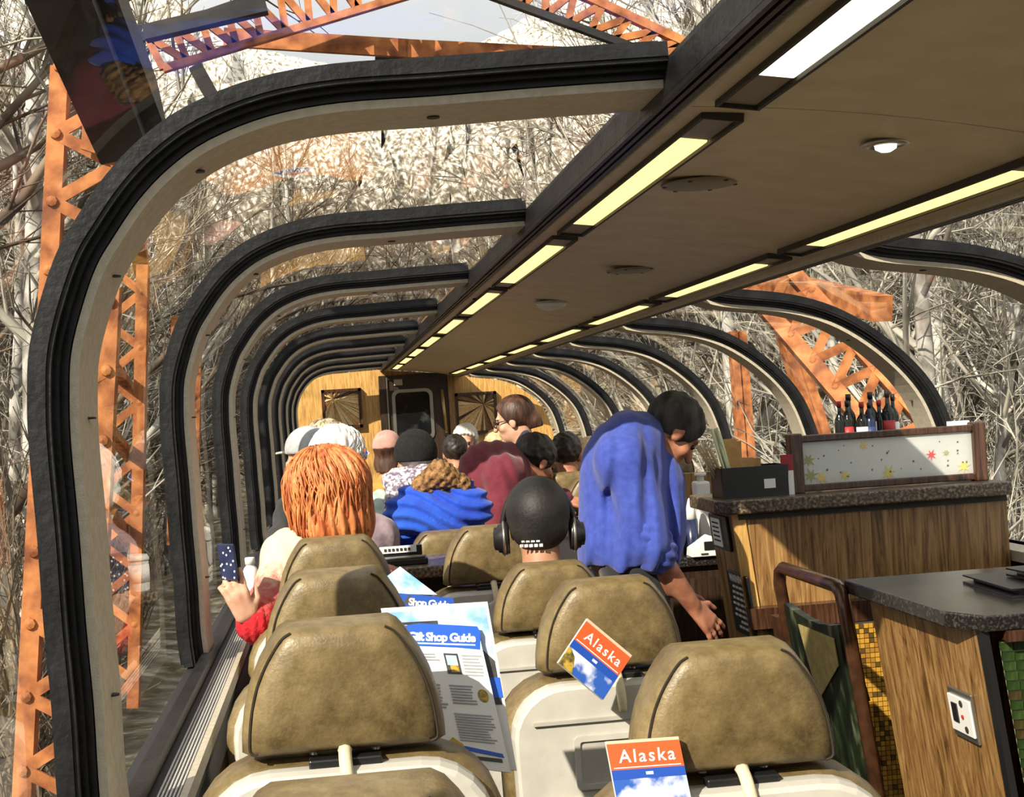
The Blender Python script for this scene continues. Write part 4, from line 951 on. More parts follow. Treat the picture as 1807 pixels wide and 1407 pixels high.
M_JBLUE = cloth('bright_blue_jacket', (.006, .05, .46), (.015, .10, .64), 9); M_JGREY = cloth('grey_black_jacket', (.04, .045, .05), (.30, .33, .32), 6); M_NAVYC = cloth('navy_cloth', (.015, .016, .04), (.03, .032, .07)); M_DARKC = cloth('dark_cloth', (.012, .012, .013), (.03, .028, .03))
M_SCARF = mat('patterned_scarf', (.16, .12, .19), (.72, .68, .70), scale=55, rough=.9, detail=2, lo=.42, hi=.58); M_ORANGE = cloth('orange_scarf', (.55, .20, .03), (.72, .32, .07)); M_PINK = cloth('pink_cap', (.50, .24, .20), (.62, .34, .29)); M_GREYC = cloth('grey_cap', (.34, .36, .38), (.50, .52, .53)); M_MINT = cloth('mint_jacket', (.34, .46, .40), (.55, .64, .58))
M_FUR = mat('brown_fur', (.10, .045, .015), (.40, .22, .09), scale=45, rough=.95, bump=.9, bscale=70, detail=6)
M_LILAC = cloth('lilac_top', (.20, .14, .17), (.36, .27, .30))
# knitted jumper dyed from cream at the shoulder to red at the cuff
def dyed():
    m = mat('cream_to_red_knit', (.7, .6, .5), (.8, .72, .6), scale=70, rough=.95, bump=.6, bscale=90); t = m.node_tree; b = t.nodes['Principled BSDF']
    tc = t.nodes.new('ShaderNodeTexCoord'); sx = t.nodes.new('ShaderNodeSeparateXYZ'); n = t.nodes.new('ShaderNodeTexNoise'); n.inputs['Scale'].default_value = 55
    a = t.nodes.new('ShaderNodeMath'); a.operation = 'MULTIPLY_ADD'; a.inputs[1].default_value = .11
    mr = t.nodes.new('ShaderNodeMapRange'); mr.inputs[1].default_value = 1.03; mr.inputs[2].default_value = 1.24
    r = t.nodes.new('ShaderNodeValToRGB'); e = r.color_ramp.elements; e[0].position = .12; e[0].color = (.52, .012, .022, 1); e[1].position = .75; e[1].color = (.74, .62, .46, 1); q = e.new(.42); q.color = (.48, .17, .14, 1)
    t.links.new(tc.outputs['Object'], sx.inputs[0]); t.links.new(tc.outputs['Object'], n.inputs['Vector']); t.links.new(n.outputs['Fac'], a.inputs[0]); t.links.new(sx.outputs['Z'], a.inputs[2])
    t.links.new(a.outputs[0], mr.inputs[0]); t.links.new(mr.outputs[0], r.inputs[0]); t.links.new(r.outputs[0], b.inputs['Base Color']); return m
M_KNIT = dyed()

def T(M, p): return tuple(M @ Vector(p))
def head_mtx(c, yaw, pitch=0, roll=0, s=1.0):
    """face looks along +Y when yaw = 0; yaw turns to the left seen from above, pitch tips the face down"""
    return Matrix.Translation(c) @ Matrix.Rotation(yaw, 4, 'Z') @ Matrix.Rotation(-pitch, 4, 'X') @ Matrix.Rotation(roll, 4, 'Y') @ Matrix.Scale(s, 4)
def rot3(M): return [[M[i][j] for j in range(3)] for i in range(3)]
def head_prims(M, neck=None):
    s = M.to_scale().x; r3 = rot3(M.to_3x3().normalized())
    def E(c, r, k=.015): return ('e', T(M, c), tuple(x*s for x in r), r3, {'k': k*s})
    pr = [E((0, -.012, .035), (.075, .094, .085)), E((0, .03, -.03), (.060, .064, .084)), E((0, .04, -.075), (.047, .048, .038)), E((0, .078, -.098), (.02, .017, .016)),
          ('c', T(M, (0, .091, .012)), T(M, (0, .113, -.028)), .008*s, .0135*s, {'k': .01*s}), E((0, .078, .028), (.05, .018, .011), .012), E((0, .089, -.062), (.023, .012, .0075), .006),
          E((.045, .06, -.03), (.022, .02, .02)), E((-.045, .06, -.03), (.022, .02, .02)), E((.076, -.004, -.012), (.010, .021, .033), .006), E((-.076, -.004, -.012), (.010, .021, .033), .006)]
    nb = neck if neck is not None else T(M, (0, -.05, -.20))
    pr.append(('c', T(M, (0, -.022, -.06)), nb, .055*s, .060*s, {'k': .03}))
    sub = [('e', T(M, (sx*.03, .100, .004)), (.015*s, .012*s, .009*s), r3) for sx in (-1, 1)]
    return pr, sub
def add_eyes(M, parent):
    s = M.to_scale().x
    for sx in (-1, 1):
        MB().lathe([(.001, -.009*s), (.008*s, -.005*s), (.010*s, 0), (.008*s, .005*s), (.001, .009*s)], 8, T(M, (sx*.03, .083, .004))).build('eye', M_EYE, parent, True)
def hair_cap(M, parent, m, name='hair', grow=.012, low=-.07, front=.05, slope=.8, extra=None, disp=None, h=.007, k=.02):
    s = M.to_scale().x; r3 = rot3(M.to_3x3().normalized()); Mi = np.array(M.inverted())
    pr = [('e', T(M, (0, -.016, .038)), tuple((x+grow)*s for x in (.075, .096, .085)), r3)]
    for c, r in (extra or []): pr.append(('e', T(M, c), tuple(x*s for x in r), r3))
    def cut(X, Y, Z):
        y = Mi[1][0]*X+Mi[1][1]*Y+Mi[1][2]*Z+Mi[1][3]; z = Mi[2][0]*X+Mi[2][1]*Y+Mi[2][2]*Z+Mi[2][3]
        return np.maximum(y-(front+slope*(z-.05)), low-z)*s
    d2 = None
    if disp:
        def d2(X, Y, Z):
            x = Mi[0][0]*X+Mi[0][1]*Y+Mi[0][2]*Z+Mi[0][3]; y = Mi[1][0]*X+Mi[1][1]*Y+Mi[1][2]*Z+Mi[1][3]; z = Mi[2][0]*X+Mi[2][1]*Y+Mi[2][2]*Z+Mi[2][3]
            return disp(x, y, z)
    me = blob(name, pr, h, k, d2, None, True, cut); o = addobj(name, me, m, parent); o.location = -parent.location; return o
def strands(M, parent, m, n, rad, length, r=.0035, seed=1, zc=.03, az=(0, 6.283), name='hair_strand', start=(.05, .9), wav=.006):
    """loose locks running from the crown down over the head, joined as one part"""
    rd = random.Random(seed); b = MB(); a_, b_, c_ = rad
    for i in range(n):
        az_ = rd.uniform(*az); t0 = rd.uniform(*start); L = length*rd.uniform(.7, 1.1); pts = []; ph = rd.uniform(0, 6.28)
        for j in range(9):
            th = t0+(math.pi*.55-t0)*min(1, j/5); dz = 0 if j <= 5 else -(j-5)/3*L
            sh = 1+rd.uniform(-.01, .02)
            x = a_*math.sin(th)*math.sin(az_+.12*math.sin(ph+j))*sh; y = b_*math.sin(th)*math.cos(az_+.12*math.sin(ph+j))*sh; z = zc+c_*math.cos(th)*sh+dz
            if j > 5: x *= 1-.03*(j-5); y *= 1-.03*(j-5)
            pts.append(T(M, (x+wav*math.sin(j*1.7+ph), y+wav*math.cos(j*1.3+ph), z)))
        b.tube(catmull([Vector(p) for p in pts], 2), r*rd.uniform(.6, 1.3), 4)
    o = b.build(name, m, parent, True); o['kind'] = 'stuff'; return o
def hand_prims(w, d, nrm, side, curl=.3, s=1.0, spread=.12, point=None):
    """w wrist, d finger direction, nrm back of the hand, side = +1/-1 where the thumb leaves"""
    w = Vector(w); d = Vector(d).normalized(); nrm = Vector(nrm); nrm = (nrm-nrm.dot(d)*d).normalized(); sd = d.cross(nrm)*side; K = {'k': .006}
    pr = [('c', tuple(w+d*.02*s+sd*.018*s), tuple(w+d*.085*s+sd*.026*s), .015*s, .013*s, {'k': .012}), ('c', tuple(w+d*.02*s), tuple(w+d*.09*s), .017*s, .014*s, {'k': .012}), ('c', tuple(w+d*.02*s-sd*.016*s), tuple(w+d*.082*s-sd*.024*s), .015*s, .013*s, {'k': .012})]
    for i, (o, L) in enumerate(((.030, .070), (.011, .078), (-.009, .073), (-.028, .058))):
        c = curl if point is None or i != point else .05
        a = (o/.03)*spread; fd = (d*math.cos(a)+sd*math.sin(a)).normalized(); p = w+d*.088*s+sd*o*s*.95
        for j, f in enumerate((.45, .32, .23)):
            ang = c*(j*.9+.35); q = p+(fd*math.cos(ang)-nrm*math.sin(ang))*L*f*s
            pr.append(('c', tuple(p), tuple(q), (.0092-.001*j)*s, (.0085-.001*j)*s, K)); p = q
    p = w+d*.025*s+sd*.022*s; q = p+(d*.6+sd*.75-nrm*.25).normalized()*.042*s; e = q+(d*.9+sd*.3-nrm*.3*curl).normalized()*.032*s
    pr += [('c', tuple(p), tuple(q), .0135*s, .011*s, {'k': .01}), ('c', tuple(q), tuple(e), .0105*s, .0085*s, K)]
    return pr
def grow(prims, g): return [(p[0], p[1], p[2], p[3]+g, p[4]+g)+tuple(p[5:]) if p[0] == 'c' else (p[0], p[1], tuple(x+g for x in p[2]))+tuple(p[3:]) for p in prims]
def folds(amp, f, ax=(1, .4, .3)):
    return lambda X, Y, Z: amp*np.sin(f*(ax[0]*X+ax[1]*Y+ax[2]*Z)+2*np.sin(9*Z+5*X))*np.sin(f*.37*(X+Y)+7*Z)
def wear(parent, name, prims, m, h=.01, g=.012, k=.03, disp=None, cut=None):
    me = blob(name, grow(prims, g), h, k, disp, None, True, cut); o = addobj(name, me, m, parent); o.location = -parent.location; return o
def body(parent, prims, sub, m, h=.008, k=.03):
    me = blob('body', prims, h, k, None, sub); o = addobj('body', me, m, parent); o.location = -parent.location; return o

def seated(label, px, py, Y, skin, hair_m, cloth_m, yaw=0, pitch=0, s=1.0, h=.011, hair='short', wide=.19, hat=None, top=None, eyes=False, fold=(.006, 60)):
    """a seated passenger: head centre at a photo pixel, hips on the seat below"""
    c = top if top is not None else P(px, py, Y); M = head_mtx(c, yaw, pitch, 0, s)
    o = thing('person', label, 'person', (c.x, c.y-.04, 0)); nb = Vector((c.x, c.y-.05, c.z-.20*s)); hips = Vector((c.x, c.y-.10, max(.56, c.z-.72)))
    f = Vector((0, 1, 0)) if abs(yaw) < 2 else Vector((0, -1, 0))
    hp, sub = head_prims(M, tuple(nb)); K = {'k': .05}
    tor = [('c', tuple(nb+Vector((0, 0, -.03))), tuple(hips), .09, .14, K), ('c', tuple(nb+Vector((-wide+.05, 0, -.09))), tuple(nb+Vector((wide-.05, 0, -.09))), .06, .06, K), ('c', tuple(nb+Vector((-.07, .02, -.24))), tuple(nb+Vector((.07, .02, -.24))), .10, .10, K)]
    arms = []; hands = []
    for sx in (-1, 1):
        sh = nb+Vector((sx*(wide-.035), 0, -.10)); el = sh+Vector((sx*.04, 0, -.27))+f*.10; wr = el+f*.22+Vector((-sx*.10, 0, .02))
        arms += [('c', tuple(sh), tuple(el), .052, .043, K), ('c', tuple(el), tuple(wr), .041, .030, K)]; hands += hand_prims(wr, f+Vector((-sx*.3, 0, 0)), (0, 0, 1), sx if f.y > 0 else -sx, .5)
    legs = []
    for sx in (-1, 1):
        kn = hips+f*.40+Vector((sx*.10, 0, .0)); kn.z = max(kn.z, .52); an = Vector((kn.x, kn.y, .08)); legs += [('c', tuple(hips+Vector((sx*.09, 0, 0))), tuple(kn), .085, .06, K), ('c', tuple(kn), tuple(an), .056, .04, K), ('c', tuple(an), tuple(an+f*.14+Vector((0, 0, -.04))), .04, .032, K)]
    body(o, hp+tor+arms+legs+hands, sub, skin, h)
    wear(o, 'jacket', tor+arms, cloth_m, h+.002, .016, .05, folds(*fold)); wear(o, 'trousers', legs, M_DARKC, .016, .012)
    if hair == 'short': hair_cap(M, o, hair_m, h=h*.7, disp=lambda x, y, z: .0035*np.sin(95*x+3*np.sin(60*z))*np.sin(80*y+2))
    elif hair == 'full': hair_cap(M, o, hair_m, grow=.024, low=-.10, extra=[((0, -.05, -.03), (.09, .075, .085))], disp=lambda x, y, z: .006*np.sin(70*np.arctan2(x, y-.0)*.25)*np.sin(60*z), h=h*.7)
    elif hair == 'long': hair_cap(M, o, hair_m, grow=.018, low=-.26, extra=[((0, -.06, -.10), (.085, .05, .15))], h=h*.8)
    if eyes: add_eyes(M, o)
    return o, M, nb

def hat_on(M, parent, m, name, kind):
    if kind == 'beanie': return hair_cap(M, parent, m, name, grow=.032, low=-.005, front=.2, slope=.3, extra=[((0, -.02, .085), (.075, .085, .06))], h=.008)
    o = hair_cap(M, parent, m, name, grow=.020, low=.02, front=.2, slope=.2, h=.008); s = M.to_scale().x
    b = MB(); top = [(.075*math.sin(a), .075+.085*math.cos(a)*1.0) for a in [R(-90+180*i/10) for i in range(11)]]
    b.prism(top, lambda p, k: T(M, (p[0], p[1], .028+.008*k-.10*max(0, p[1]-.08)))); b.build('peak', m, parent); return o

# ---------------------------------------------------------------- man in the blue shirt, bending over the bar
def blue_shirt_man():
    Yc = 5.0; hc = P(1186, 762, Yc); M = head_mtx(hc, R(-78), R(48), 0, 1.0)
    o = thing('person', 'man in a blue shirt with rolled sleeves bending and reaching down beside the bar', 'person', (P(1115, 1010, Yc).x, Yc, 0))
    nb = P(1140, 800, Yc); nb.y = Yc; hips = P(1112, 985, Yc+.02); chest = P(1118, 860, Yc); hp, sub = head_prims(M, tuple(P(1130, 790, Yc))); K = {'k': .06}
    shn = P(1100, 812, Yc-.15); shf = P(1128, 800, Yc+.17); eln = P(1148, 962, Yc-.20); wrn = P(1222, 1068, Yc-.12); elf = P(1165, 955, Yc+.24); wrf = P(1178, 1040, Yc+.22)
    belly = P(1128, 930, Yc)
    tor = [('c', tuple(P(1110, 800, Yc)), tuple(chest), .105, .13, K), ('c', tuple(chest), tuple(belly), .13, .125, K), ('c', tuple(belly), tuple(hips), .125, .12, K), ('c', tuple(hips+Vector((0, -.10, .02))), tuple(hips+Vector((0, .10, .02))), .112, .112, K), ('c', tuple(belly+Vector((-.03, -.07, 0))), tuple(belly+Vector((-.03, .07, 0))), .11, .11, K), ('c', tuple(shn), tuple(shf), .065, .06, K), ('c', tuple(P(1085, 830, Yc)), tuple(P(1082, 960, Yc)), .085, .075, K), ('c', tuple(P(1112, 775, Yc-.08)), tuple(P(1112, 775, Yc+.08)), .055, .055, K), ('c', tuple(P(1120, 780, Yc)), tuple(P(1135, 775, Yc)), .05, .045, K)]
    armn = [('c', tuple(shn), tuple(eln), .058, .050, {'k': .03})]; fore = [('c', tuple(eln), tuple(wrn), .043, .029, {'k': .02})]
    armf = [('c', tuple(shf), tuple(elf), .055, .05, {'k': .03}), ('c', tuple(elf), tuple(wrf), .042, .03, K)]
    hd = (P(1262, 1112, Yc-.10)-wrn)
    hands = hand_prims(wrn, hd, (.3, -.9, .35), -1, .28, 1.05, .22)+hand_prims(wrf, (1, 0, -.3), (0, 0, 1), 1, .4)
    legs = []
    for sy in (-.10, .10):
        a = hips+Vector((0, sy, -.02)); kn = Vector((hips.x+.03, Yc+sy, .50)); an = Vector((hips.x-.01, Yc+sy, .09)); legs += [('c', tuple(a), tuple(kn), .095, .065, K), ('c', tuple(kn), tuple(an), .062, .045, K), ('c', tuple(an), tuple(an+Vector((.15, 0, -.045))), .045, .035, K)]
    body(o, hp+tor+armn+fore+armf+legs+hands, sub, M_SKINR, .0065)
    # hanging folds run down from the shoulder
    fold = lambda X, Y, Z: (.010*np.sin(62*(X-.22*Z)+1.2*np.sin(5*Z))+.004*np.sin(125*(X-.12*Z)+1.5*np.sin(6*Z)))*np.clip((1.58-Z)*2.6, .05, 1)
    sh = wear(o, 'shirt', tor+armn+[('c', tuple(shf), tuple(elf), .055, .05, {'k': .03})], M_SHIRT, .008, .027, .04, fold, cut=lambda X, Y, Z: eln.z-.075-Z+0*X+0*Y)
    wear(o, 'rolled_cuff', [('c', tuple(eln+(shn-eln)*.12), tuple(eln+(wrn-eln)*.13), .050, .048)], M_SHIRT, .007, .024, .02, lambda X, Y, Z: .003*np.sin(170*(Z+.4*X)))
    wear(o, 'collar', [('c', tuple(P(1122, 752, Yc-.05)), tuple(P(1160, 800, Yc-.07)), .016, .013), ('c', tuple(P(1122, 752, Yc+.05)), tuple(P(1165, 800, Yc+.07)), .016, .013), ('c', tuple(P(1122, 752, Yc-.05)), tuple(P(1122, 752, Yc+.05)), .016, .016)], M_SHIRT, .006, .006, .02)
    wear(o, 'trousers', legs+[('c', tuple(hips+Vector((0, -.10, .02))), tuple(hips+Vector((0, .10, .02))), .103, .103, K), ('c', tuple(hips+Vector((.01, -.04, -.03))), tuple(hips+Vector((.01, .04, -.02))), .09, .09, K)], M_TROUS, .012, .012)
    hair_cap(M, o, M_HGREY, grow=.014, low=-.06, front=.072, slope=.35, disp=lambda x, y, z: .004*np.sin(120*y)*np.sin(90*x), h=.006); add_eyes(M, o)
    return o
blue_shirt_man()
# ---------------------------------------------------------------- red-haired woman by the window
def redhead():
    Yc = 4.36; hc = P(574, 880, Yc); M = head_mtx(hc, R(62), R(4), 0, 1.04)
    o = thing('person', 'red-haired woman in a cream and red jumper raising a phone to the window', 'person', (hc.x+.02, Yc, 0))
    nb = Vector((hc.x+.03, Yc, hc.z-.20)); hips = Vector((hc.x+.04, Yc-.03, .58)); hp, sub = head_prims(M, tuple(nb)); K = {'k': .05}
    shl = P(516, 985, Yc-.02); shr = Vector((nb.x+.12, Yc+.06, nb.z-.10)); ell = P(468, 1092, Yc-.16); wrl = P(438, 1098, Yc-.28); wrl2 = P(452, 1100, Yc-.24)
    tor = [('c', tuple(nb+Vector((0, 0, -.04))), tuple(hips), .095, .125, K), ('c', tuple(shl), tuple(shr), .06, .06, K)]
    arml = [('c', tuple(shl), tuple(ell), .055, .047, K), ('c', tuple(ell), tuple(wrl2), .046, .036, K)]; elr = shr+Vector((.0, .14, -.25)); wrr = elr+Vector((-.12, .18, .05)); armr = [('c', tuple(shr), tuple(elr), .053, .043, K), ('c', tuple(elr), tuple(wrr), .04, .03, K)]
    tip = P(398, 1005, Yc-.30); hands = hand_prims(wrl, tip-wrl, (.25, -.95, .1), 1, .75, .92, .16, point=0)+hand_prims(wrr, (-.4, .8, .2), (0, 0, 1), -1, .5)
    legs = []
    for sx in (-1, 1):
        kn = hips+Vector((sx*.09, .42, -.03)); an = Vector((kn.x, kn.y, .08)); legs += [('c', tuple(hips+Vector((sx*.08, 0, 0))), tuple(kn), .085, .06, K), ('c', tuple(kn), tuple(an), .055, .04, K), ('c', tuple(an), tuple(an+Vector((0, .14, -.04))), .04, .03, K)]
    body(o, hp+tor+arml+armr+legs+hands, sub, M_SKIN, .0065)
    wear(o, 'jumper', tor+arml+armr, M_KNIT, .009, .020, .05, folds(.005, 70)); wear(o, 'trousers', legs, M_DARKC, .015, .012)
    wear(o, 'cuff', [('c', tuple(wrl2+(ell-wrl2)*.25), tuple(wrl2+(wrl2-ell)*.1), .040, .036)], M_KNIT, .006, .016, .02, lambda X, Y, Z: .003*np.sin(260*X))
    hair_cap(M, o, M_HRED, grow=.028, low=-.17, front=.055, slope=.30, extra=[((0, -.045, -.06), (.105, .085, .11)), ((.06, -.01, -.08), (.05, .055, .08)), ((-.06, -.01, -.08), (.05, .055, .08))], disp=lambda x, y, z: .006*np.sin(26*np.arctan2(x, -y)+14*z), h=.006, k=.03)
    strands(M, o, M_HRED, 300, (.116, .134, .122), .11, .0030, 3, .03, (.9, 5.4)); add_eyes(M, o)
    # phone
    ph = thing('phone', 'dark dotted phone held up in her fingers', 'phone', tuple(P(402, 992, Yc-.29))); rm = Matrix.Rotation(R(38), 4, 'Z') @ Matrix.Rotation(R(-6), 4, 'Y')
    a = MB().box((0, 0, 0), (.008, .062, .10)).build('case', M_BOTN, ph, False, False, bevel=.003); a.rotation_euler = (0, R(-6), R(48))
    rd = random.Random(1)
    for q in range(14):
        d = MB().lathe([(.003, 0), (.003, .0012)], 8, (0, 0, 0), 'x').build('dot', M_PAPER, ph, False, False); d.location = a.rotation_euler.to_matrix() @ Vector((-.0052, rd.uniform(-.027, .027), rd.uniform(-.045, .045))); d.rotation_euler = a.rotation_euler
redhead()
# ---------------------------------------------------------------- man with headphones
def headphones_man():
    c = P(950, 925, 4.33); o, M, nb = seated('man in a black cap seen from behind wearing big headphones', 0, 0, 0, M_SKIND, M_HBLACK, M_DARKC, yaw=R(-6), top=c, h=.008, hair='short')
    cap = hair_cap(M, o, mat('black_cap', (.006, .006, .006), (.02, .016, .015), scale=9, rough=.6, bump=.2, bscale=90), 'cap', grow=.020, low=-.075, front=.12, slope=.15, extra=[((0, -.055, -.01), (.083, .062, .065))], h=.006)
    rd = random.Random(4)
    for ln in range(2):
        for q in range(5 if ln else 4):
            u = -.055+.014*q+(0 if ln else .006); ang = u/.095; rr_ = .128
            p = Vector((.10*math.sin(ang), -.012-(.100 if ln == 0 else .095)*math.cos(ang), -.040-.013*ln)); d = MB().box((0, 0, 0), (.010, .004, .0085 if ln else .005)).build('cap_lettering', M_PAPER, o, False, False)
            d.matrix_basis = Matrix.Translation(-o.location) @ M @ Matrix.Translation(p) @ Matrix.Rotation(-ang, 4, 'Z')
    hp = thing('headphones', 'large black over-ear headphones worn over the black cap', 'headphones', tuple(c))
    band = [(.108*math.sin(a), -.005, -.03+.165*math.cos(a)) for a in [R(-92+184*i/24) for i in range(25)]]
    MB().tube([T(M, p) for p in band], .0095, 8).build('headband', M_BLACKP, hp, True)
    for sx in (-1, 1):
        prof = [(.045, -.012), (.050, -.004), (.050, .008), (.042, .014), (.042, .020), (.034, .024), (.034, .032), (.02, .036)]
        b = MB(); b.lathe([(r, sx*z) for r, z in prof], 22, (0, 0, 0), 'x'); cup = b.build('ear_cup', M_BLACKP, hp, True, False); cup.matrix_basis = Matrix.Translation(-hp.location) @ M @ Matrix.Translation((sx*.10, -.012, -.035))
        b = MB(); b.lathe([(.0512, sx*.000), (.0525, sx*.004), (.0512, sx*.008)], 22, (0, 0, 0), 'x'); rg = b.build('chrome_ring', M_STEEL, cup, True, False)
headphones_man()
# ---------------------------------------------------------------- crouching man in maroon
def maroon_man():
    Yc = 6.95; hc = P(945, 815, Yc); M = head_mtx(hc, R(-62), R(30), 0, 1.0)
    o = thing('person', 'dark-haired man in a maroon jumper leaning over a table', 'person', (P(815, 900, Yc).x, Yc, 0)); K = {'k': .06}
    hips = P(818, 905, Yc); ch = P(876, 842, Yc); nb = P(905, 828, Yc); hp, sub = head_prims(M, tuple(nb))
    shn = P(892, 838, Yc-.18); shf = P(905, 830, Yc+.18); eln = P(884, 895, Yc-.22); wrn = P(876, 930, Yc-.25); elf = P(960, 880, Yc+.2); wrf = P(992, 880, Yc+.1)
    tor = [('c', tuple(hips), tuple(ch), .135, .145, K), ('c', tuple(ch), tuple(nb), .14, .08, K), ('c', tuple(shn), tuple(shf), .07, .07, K), ('c', tuple(P(845, 815, Yc)), tuple(P(880, 812, Yc)), .05, .05, K)]
    arm = [('c', tuple(shn), tuple(eln), .056, .046, K), ('c', tuple(eln), tuple(wrn), .044, .036, K), ('c', tuple(shf), tuple(elf), .055, .046, K), ('c', tuple(elf), tuple(wrf), .043, .034, K)]
    hands = hand_prims(wrn, (.1, .0, -1), (-.3, -.9, 0), 1, .4)+hand_prims(wrf, (.8, -.2, -.25), (.1, -.6, .8), 1, .8)
    legs = []
    for sy in (-.1, .1):
        kn = Vector((hips.x+.02, Yc+sy, .50)); an = Vector((hips.x-.02, Yc+sy, .08)); legs += [('c', tuple(hips+Vector((0, sy, 0))), tuple(kn), .095, .065, K), ('c', tuple(kn), tuple(an), .06, .045, K), ('c', tuple(an), tuple(an+Vector((.14, 0, -.04))), .045, .035, K)]
    body(o, hp+tor+arm+legs+hands, sub, M_SKINR, .008)
    wear(o, 'jumper', tor+arm, M_MAROON, .009, .018, .05, lambda X, Y, Z: .005*np.sin(95*(X+.3*Z))*np.clip((Z-1.0)*4, 0, 1)); wear(o, 'trousers', legs, M_TROUS, .016, .012)
    wear(o, 'shirt_collar', [('c', tuple(P(913, 838, Yc-.10)), tuple(P(921, 868, Yc-.09)), .012, .010), ('c', tuple(P(925, 850, Yc-.06)), tuple(P(930, 872, Yc-.02)), .03, .02)], cloth('pale_blue_shirt', (.30, .34, .50), (.5, .53, .66)), .007, .004, .02)
    wear(o, 'white_cuff', [('c', tuple(wrn+(eln-wrn)*.12), tuple(wrn+(eln-wrn)*.02), .036, .036)], M_PAPER, .007, .012, .02)
    hair_cap(M, o, M_HBLACK, grow=.015, low=-.05, front=.075, slope=.4, h=.006, disp=lambda x, y, z: .0035*np.sin(95*x+3*np.sin(60*z))*np.sin(80*y+2)); add_eyes(M, o)
maroon_man()
# ---------------------------------------------------------------- standing woman with glasses
def glasses_woman():
    Yc = 7.95; hc = P(907, 742, Yc); M = head_mtx(hc, R(72), R(12), 0, 1.0); o = thing('person', 'standing woman in navy with glasses and tied back brown hair', 'person', (hc.x+.05, Yc, 0)); K = {'k': .06}
    nb = Vector((hc.x+.06, Yc, hc.z-.20)); hips = Vector((hc.x+.07, Yc, .92)); hp, sub = head_prims(M, tuple(nb)); f = Vector((-1, .2, 0)).normalized(); sd = Vector((.2, 1, 0)).normalized()
    tor = [('c', tuple(nb+Vector((0, 0, -.04))), tuple(hips), .09, .13, K), ('c', tuple(nb-sd*.14+Vector((0, 0, -.09))), tuple(nb+sd*.14+Vector((0, 0, -.09))), .06, .06, K)]; arm = []; hands = []; legs = []
    for q in (-1, 1):
        sh = nb+sd*.16*q+Vector((0, 0, -.10)); el = sh+Vector((.02, 0, -.28)); wr = el+f*.18+Vector((0, 0, -.12)); arm += [('c', tuple(sh), tuple(el), .05, .042, K), ('c', tuple(el), tuple(wr), .04, .03, K)]; hands += hand_prims(wr, f+Vector((0, 0, -.5)), sd*q, 1, .5)
        kn = Vector((hips.x, Yc+q*.1, .5)); an = Vector((hips.x+.02, Yc+q*.1, .08)); legs += [('c', tuple(hips+sd*.09*q), tuple(kn), .09, .062, K), ('c', tuple(kn), tuple(an), .058, .042, K), ('c', tuple(an), tuple(an+f*.14+Vector((0, 0, -.04))), .04, .03, K)]
    body(o, hp+tor+arm+legs+hands, sub, M_SKIN, .008); wear(o, 'top', tor+arm, M_NAVYC, .011, .016, .05, folds(.004, 60)); wear(o, 'trousers', legs, M_TROUS, .016, .012)
    wear(o, 'collar', [('c', tuple(P(928, 770, Yc-.05)), tuple(P(915, 790, Yc-.06)), .03, .02)], M_NAVYC, .008, .006, .02)
    hair_cap(M, o, M_HBROWN, grow=.016, low=-.07, front=.055, slope=.5, extra=[((0, -.10, -.03), (.045, .05, .05)), ((.0, -.125, -.10), (.026, .028, .07))], h=.007)
    add_eyes(M, o); g = thing('glasses', 'dark rimmed glasses on the standing woman', 'glasses', tuple(T(M, (0, .1, .0))))
    for sx in (-1, 1):
        MB().tube([T(M, (sx*.034+.026*math.cos(a), .102, .002+.019*math.sin(a))) for a in [2*math.pi*i/14 for i in range(14)]], .0032, 6, False, True).build('rim', M_BLACKP, g, True)
        MB().tube([T(M, (sx*.060, .10, .008)), T(M, (sx*.080, .0, .008))], .003, 6).build('temple', M_BLACKP, g, True)
    MB().tube([T(M, (-.008, .104, .004)), T(M, (.008, .104, .004))], .003, 6).build('bridge', M_BLACKP, g, True)
glasses_woman()
# ---------------------------------------------------------------- blue hooded jacket
def blue_jacket():
    Yc = 6.0; c = P(778, 872, Yc); o, M, nb = seated('passenger in a bright blue jacket with a fur trimmed hood', 0, 0, 0, M_SKIN, M_HBROWN, M_JBLUE, top=c, h=.011, wide=.23, fold=(.014, 75))
    fold = lambda X, Y, Z: .009*np.sin(125*(Z+.35*X)+3*np.sin(16*X))
    wear(o, 'hood', [('c', tuple(P(712, 905, Yc-.10)), tuple(P(835, 900, Yc-.10)), .07, .07), ('c', tuple(P(735, 880, Yc-.06)), tuple(P(820, 878, Yc-.06)), .06, .06), ('c', tuple(P(720, 920, Yc-.12)), tuple(P(800, 925, Yc-.13)), .05, .05)], M_JBLUE, .009, .008, .05, fold)
    wear(o, 'sleeve', [('c', tuple(P(712, 925, Yc-.04)), tuple(P(690, 965, Yc+.02)), .075, .065)], M_JBLUE, .009, .012, .04, fold)
    b = wear(o, 'fur_trim', [('c', tuple(P(745, 858, Yc-.10)), tuple(P(776, 838, Yc-.11)), .040, .048), ('c', tuple(P(776, 838, Yc-.11)), tuple(P(815, 856, Yc-.10)), .048, .036)], M_FUR, .006, .004, .03, lambda X, Y, Z: .010*np.sin(140*X)*np.sin(150*Z)*np.sin(120*Y+1))
    wear(o, 'hood_lining', [('c', tuple(P(755, 868, Yc-.08)), tuple(P(805, 868, Yc-.08)), .045, .045)], M_DARKC, .008, .006, .03, folds(.006, 120))
blue_jacket()
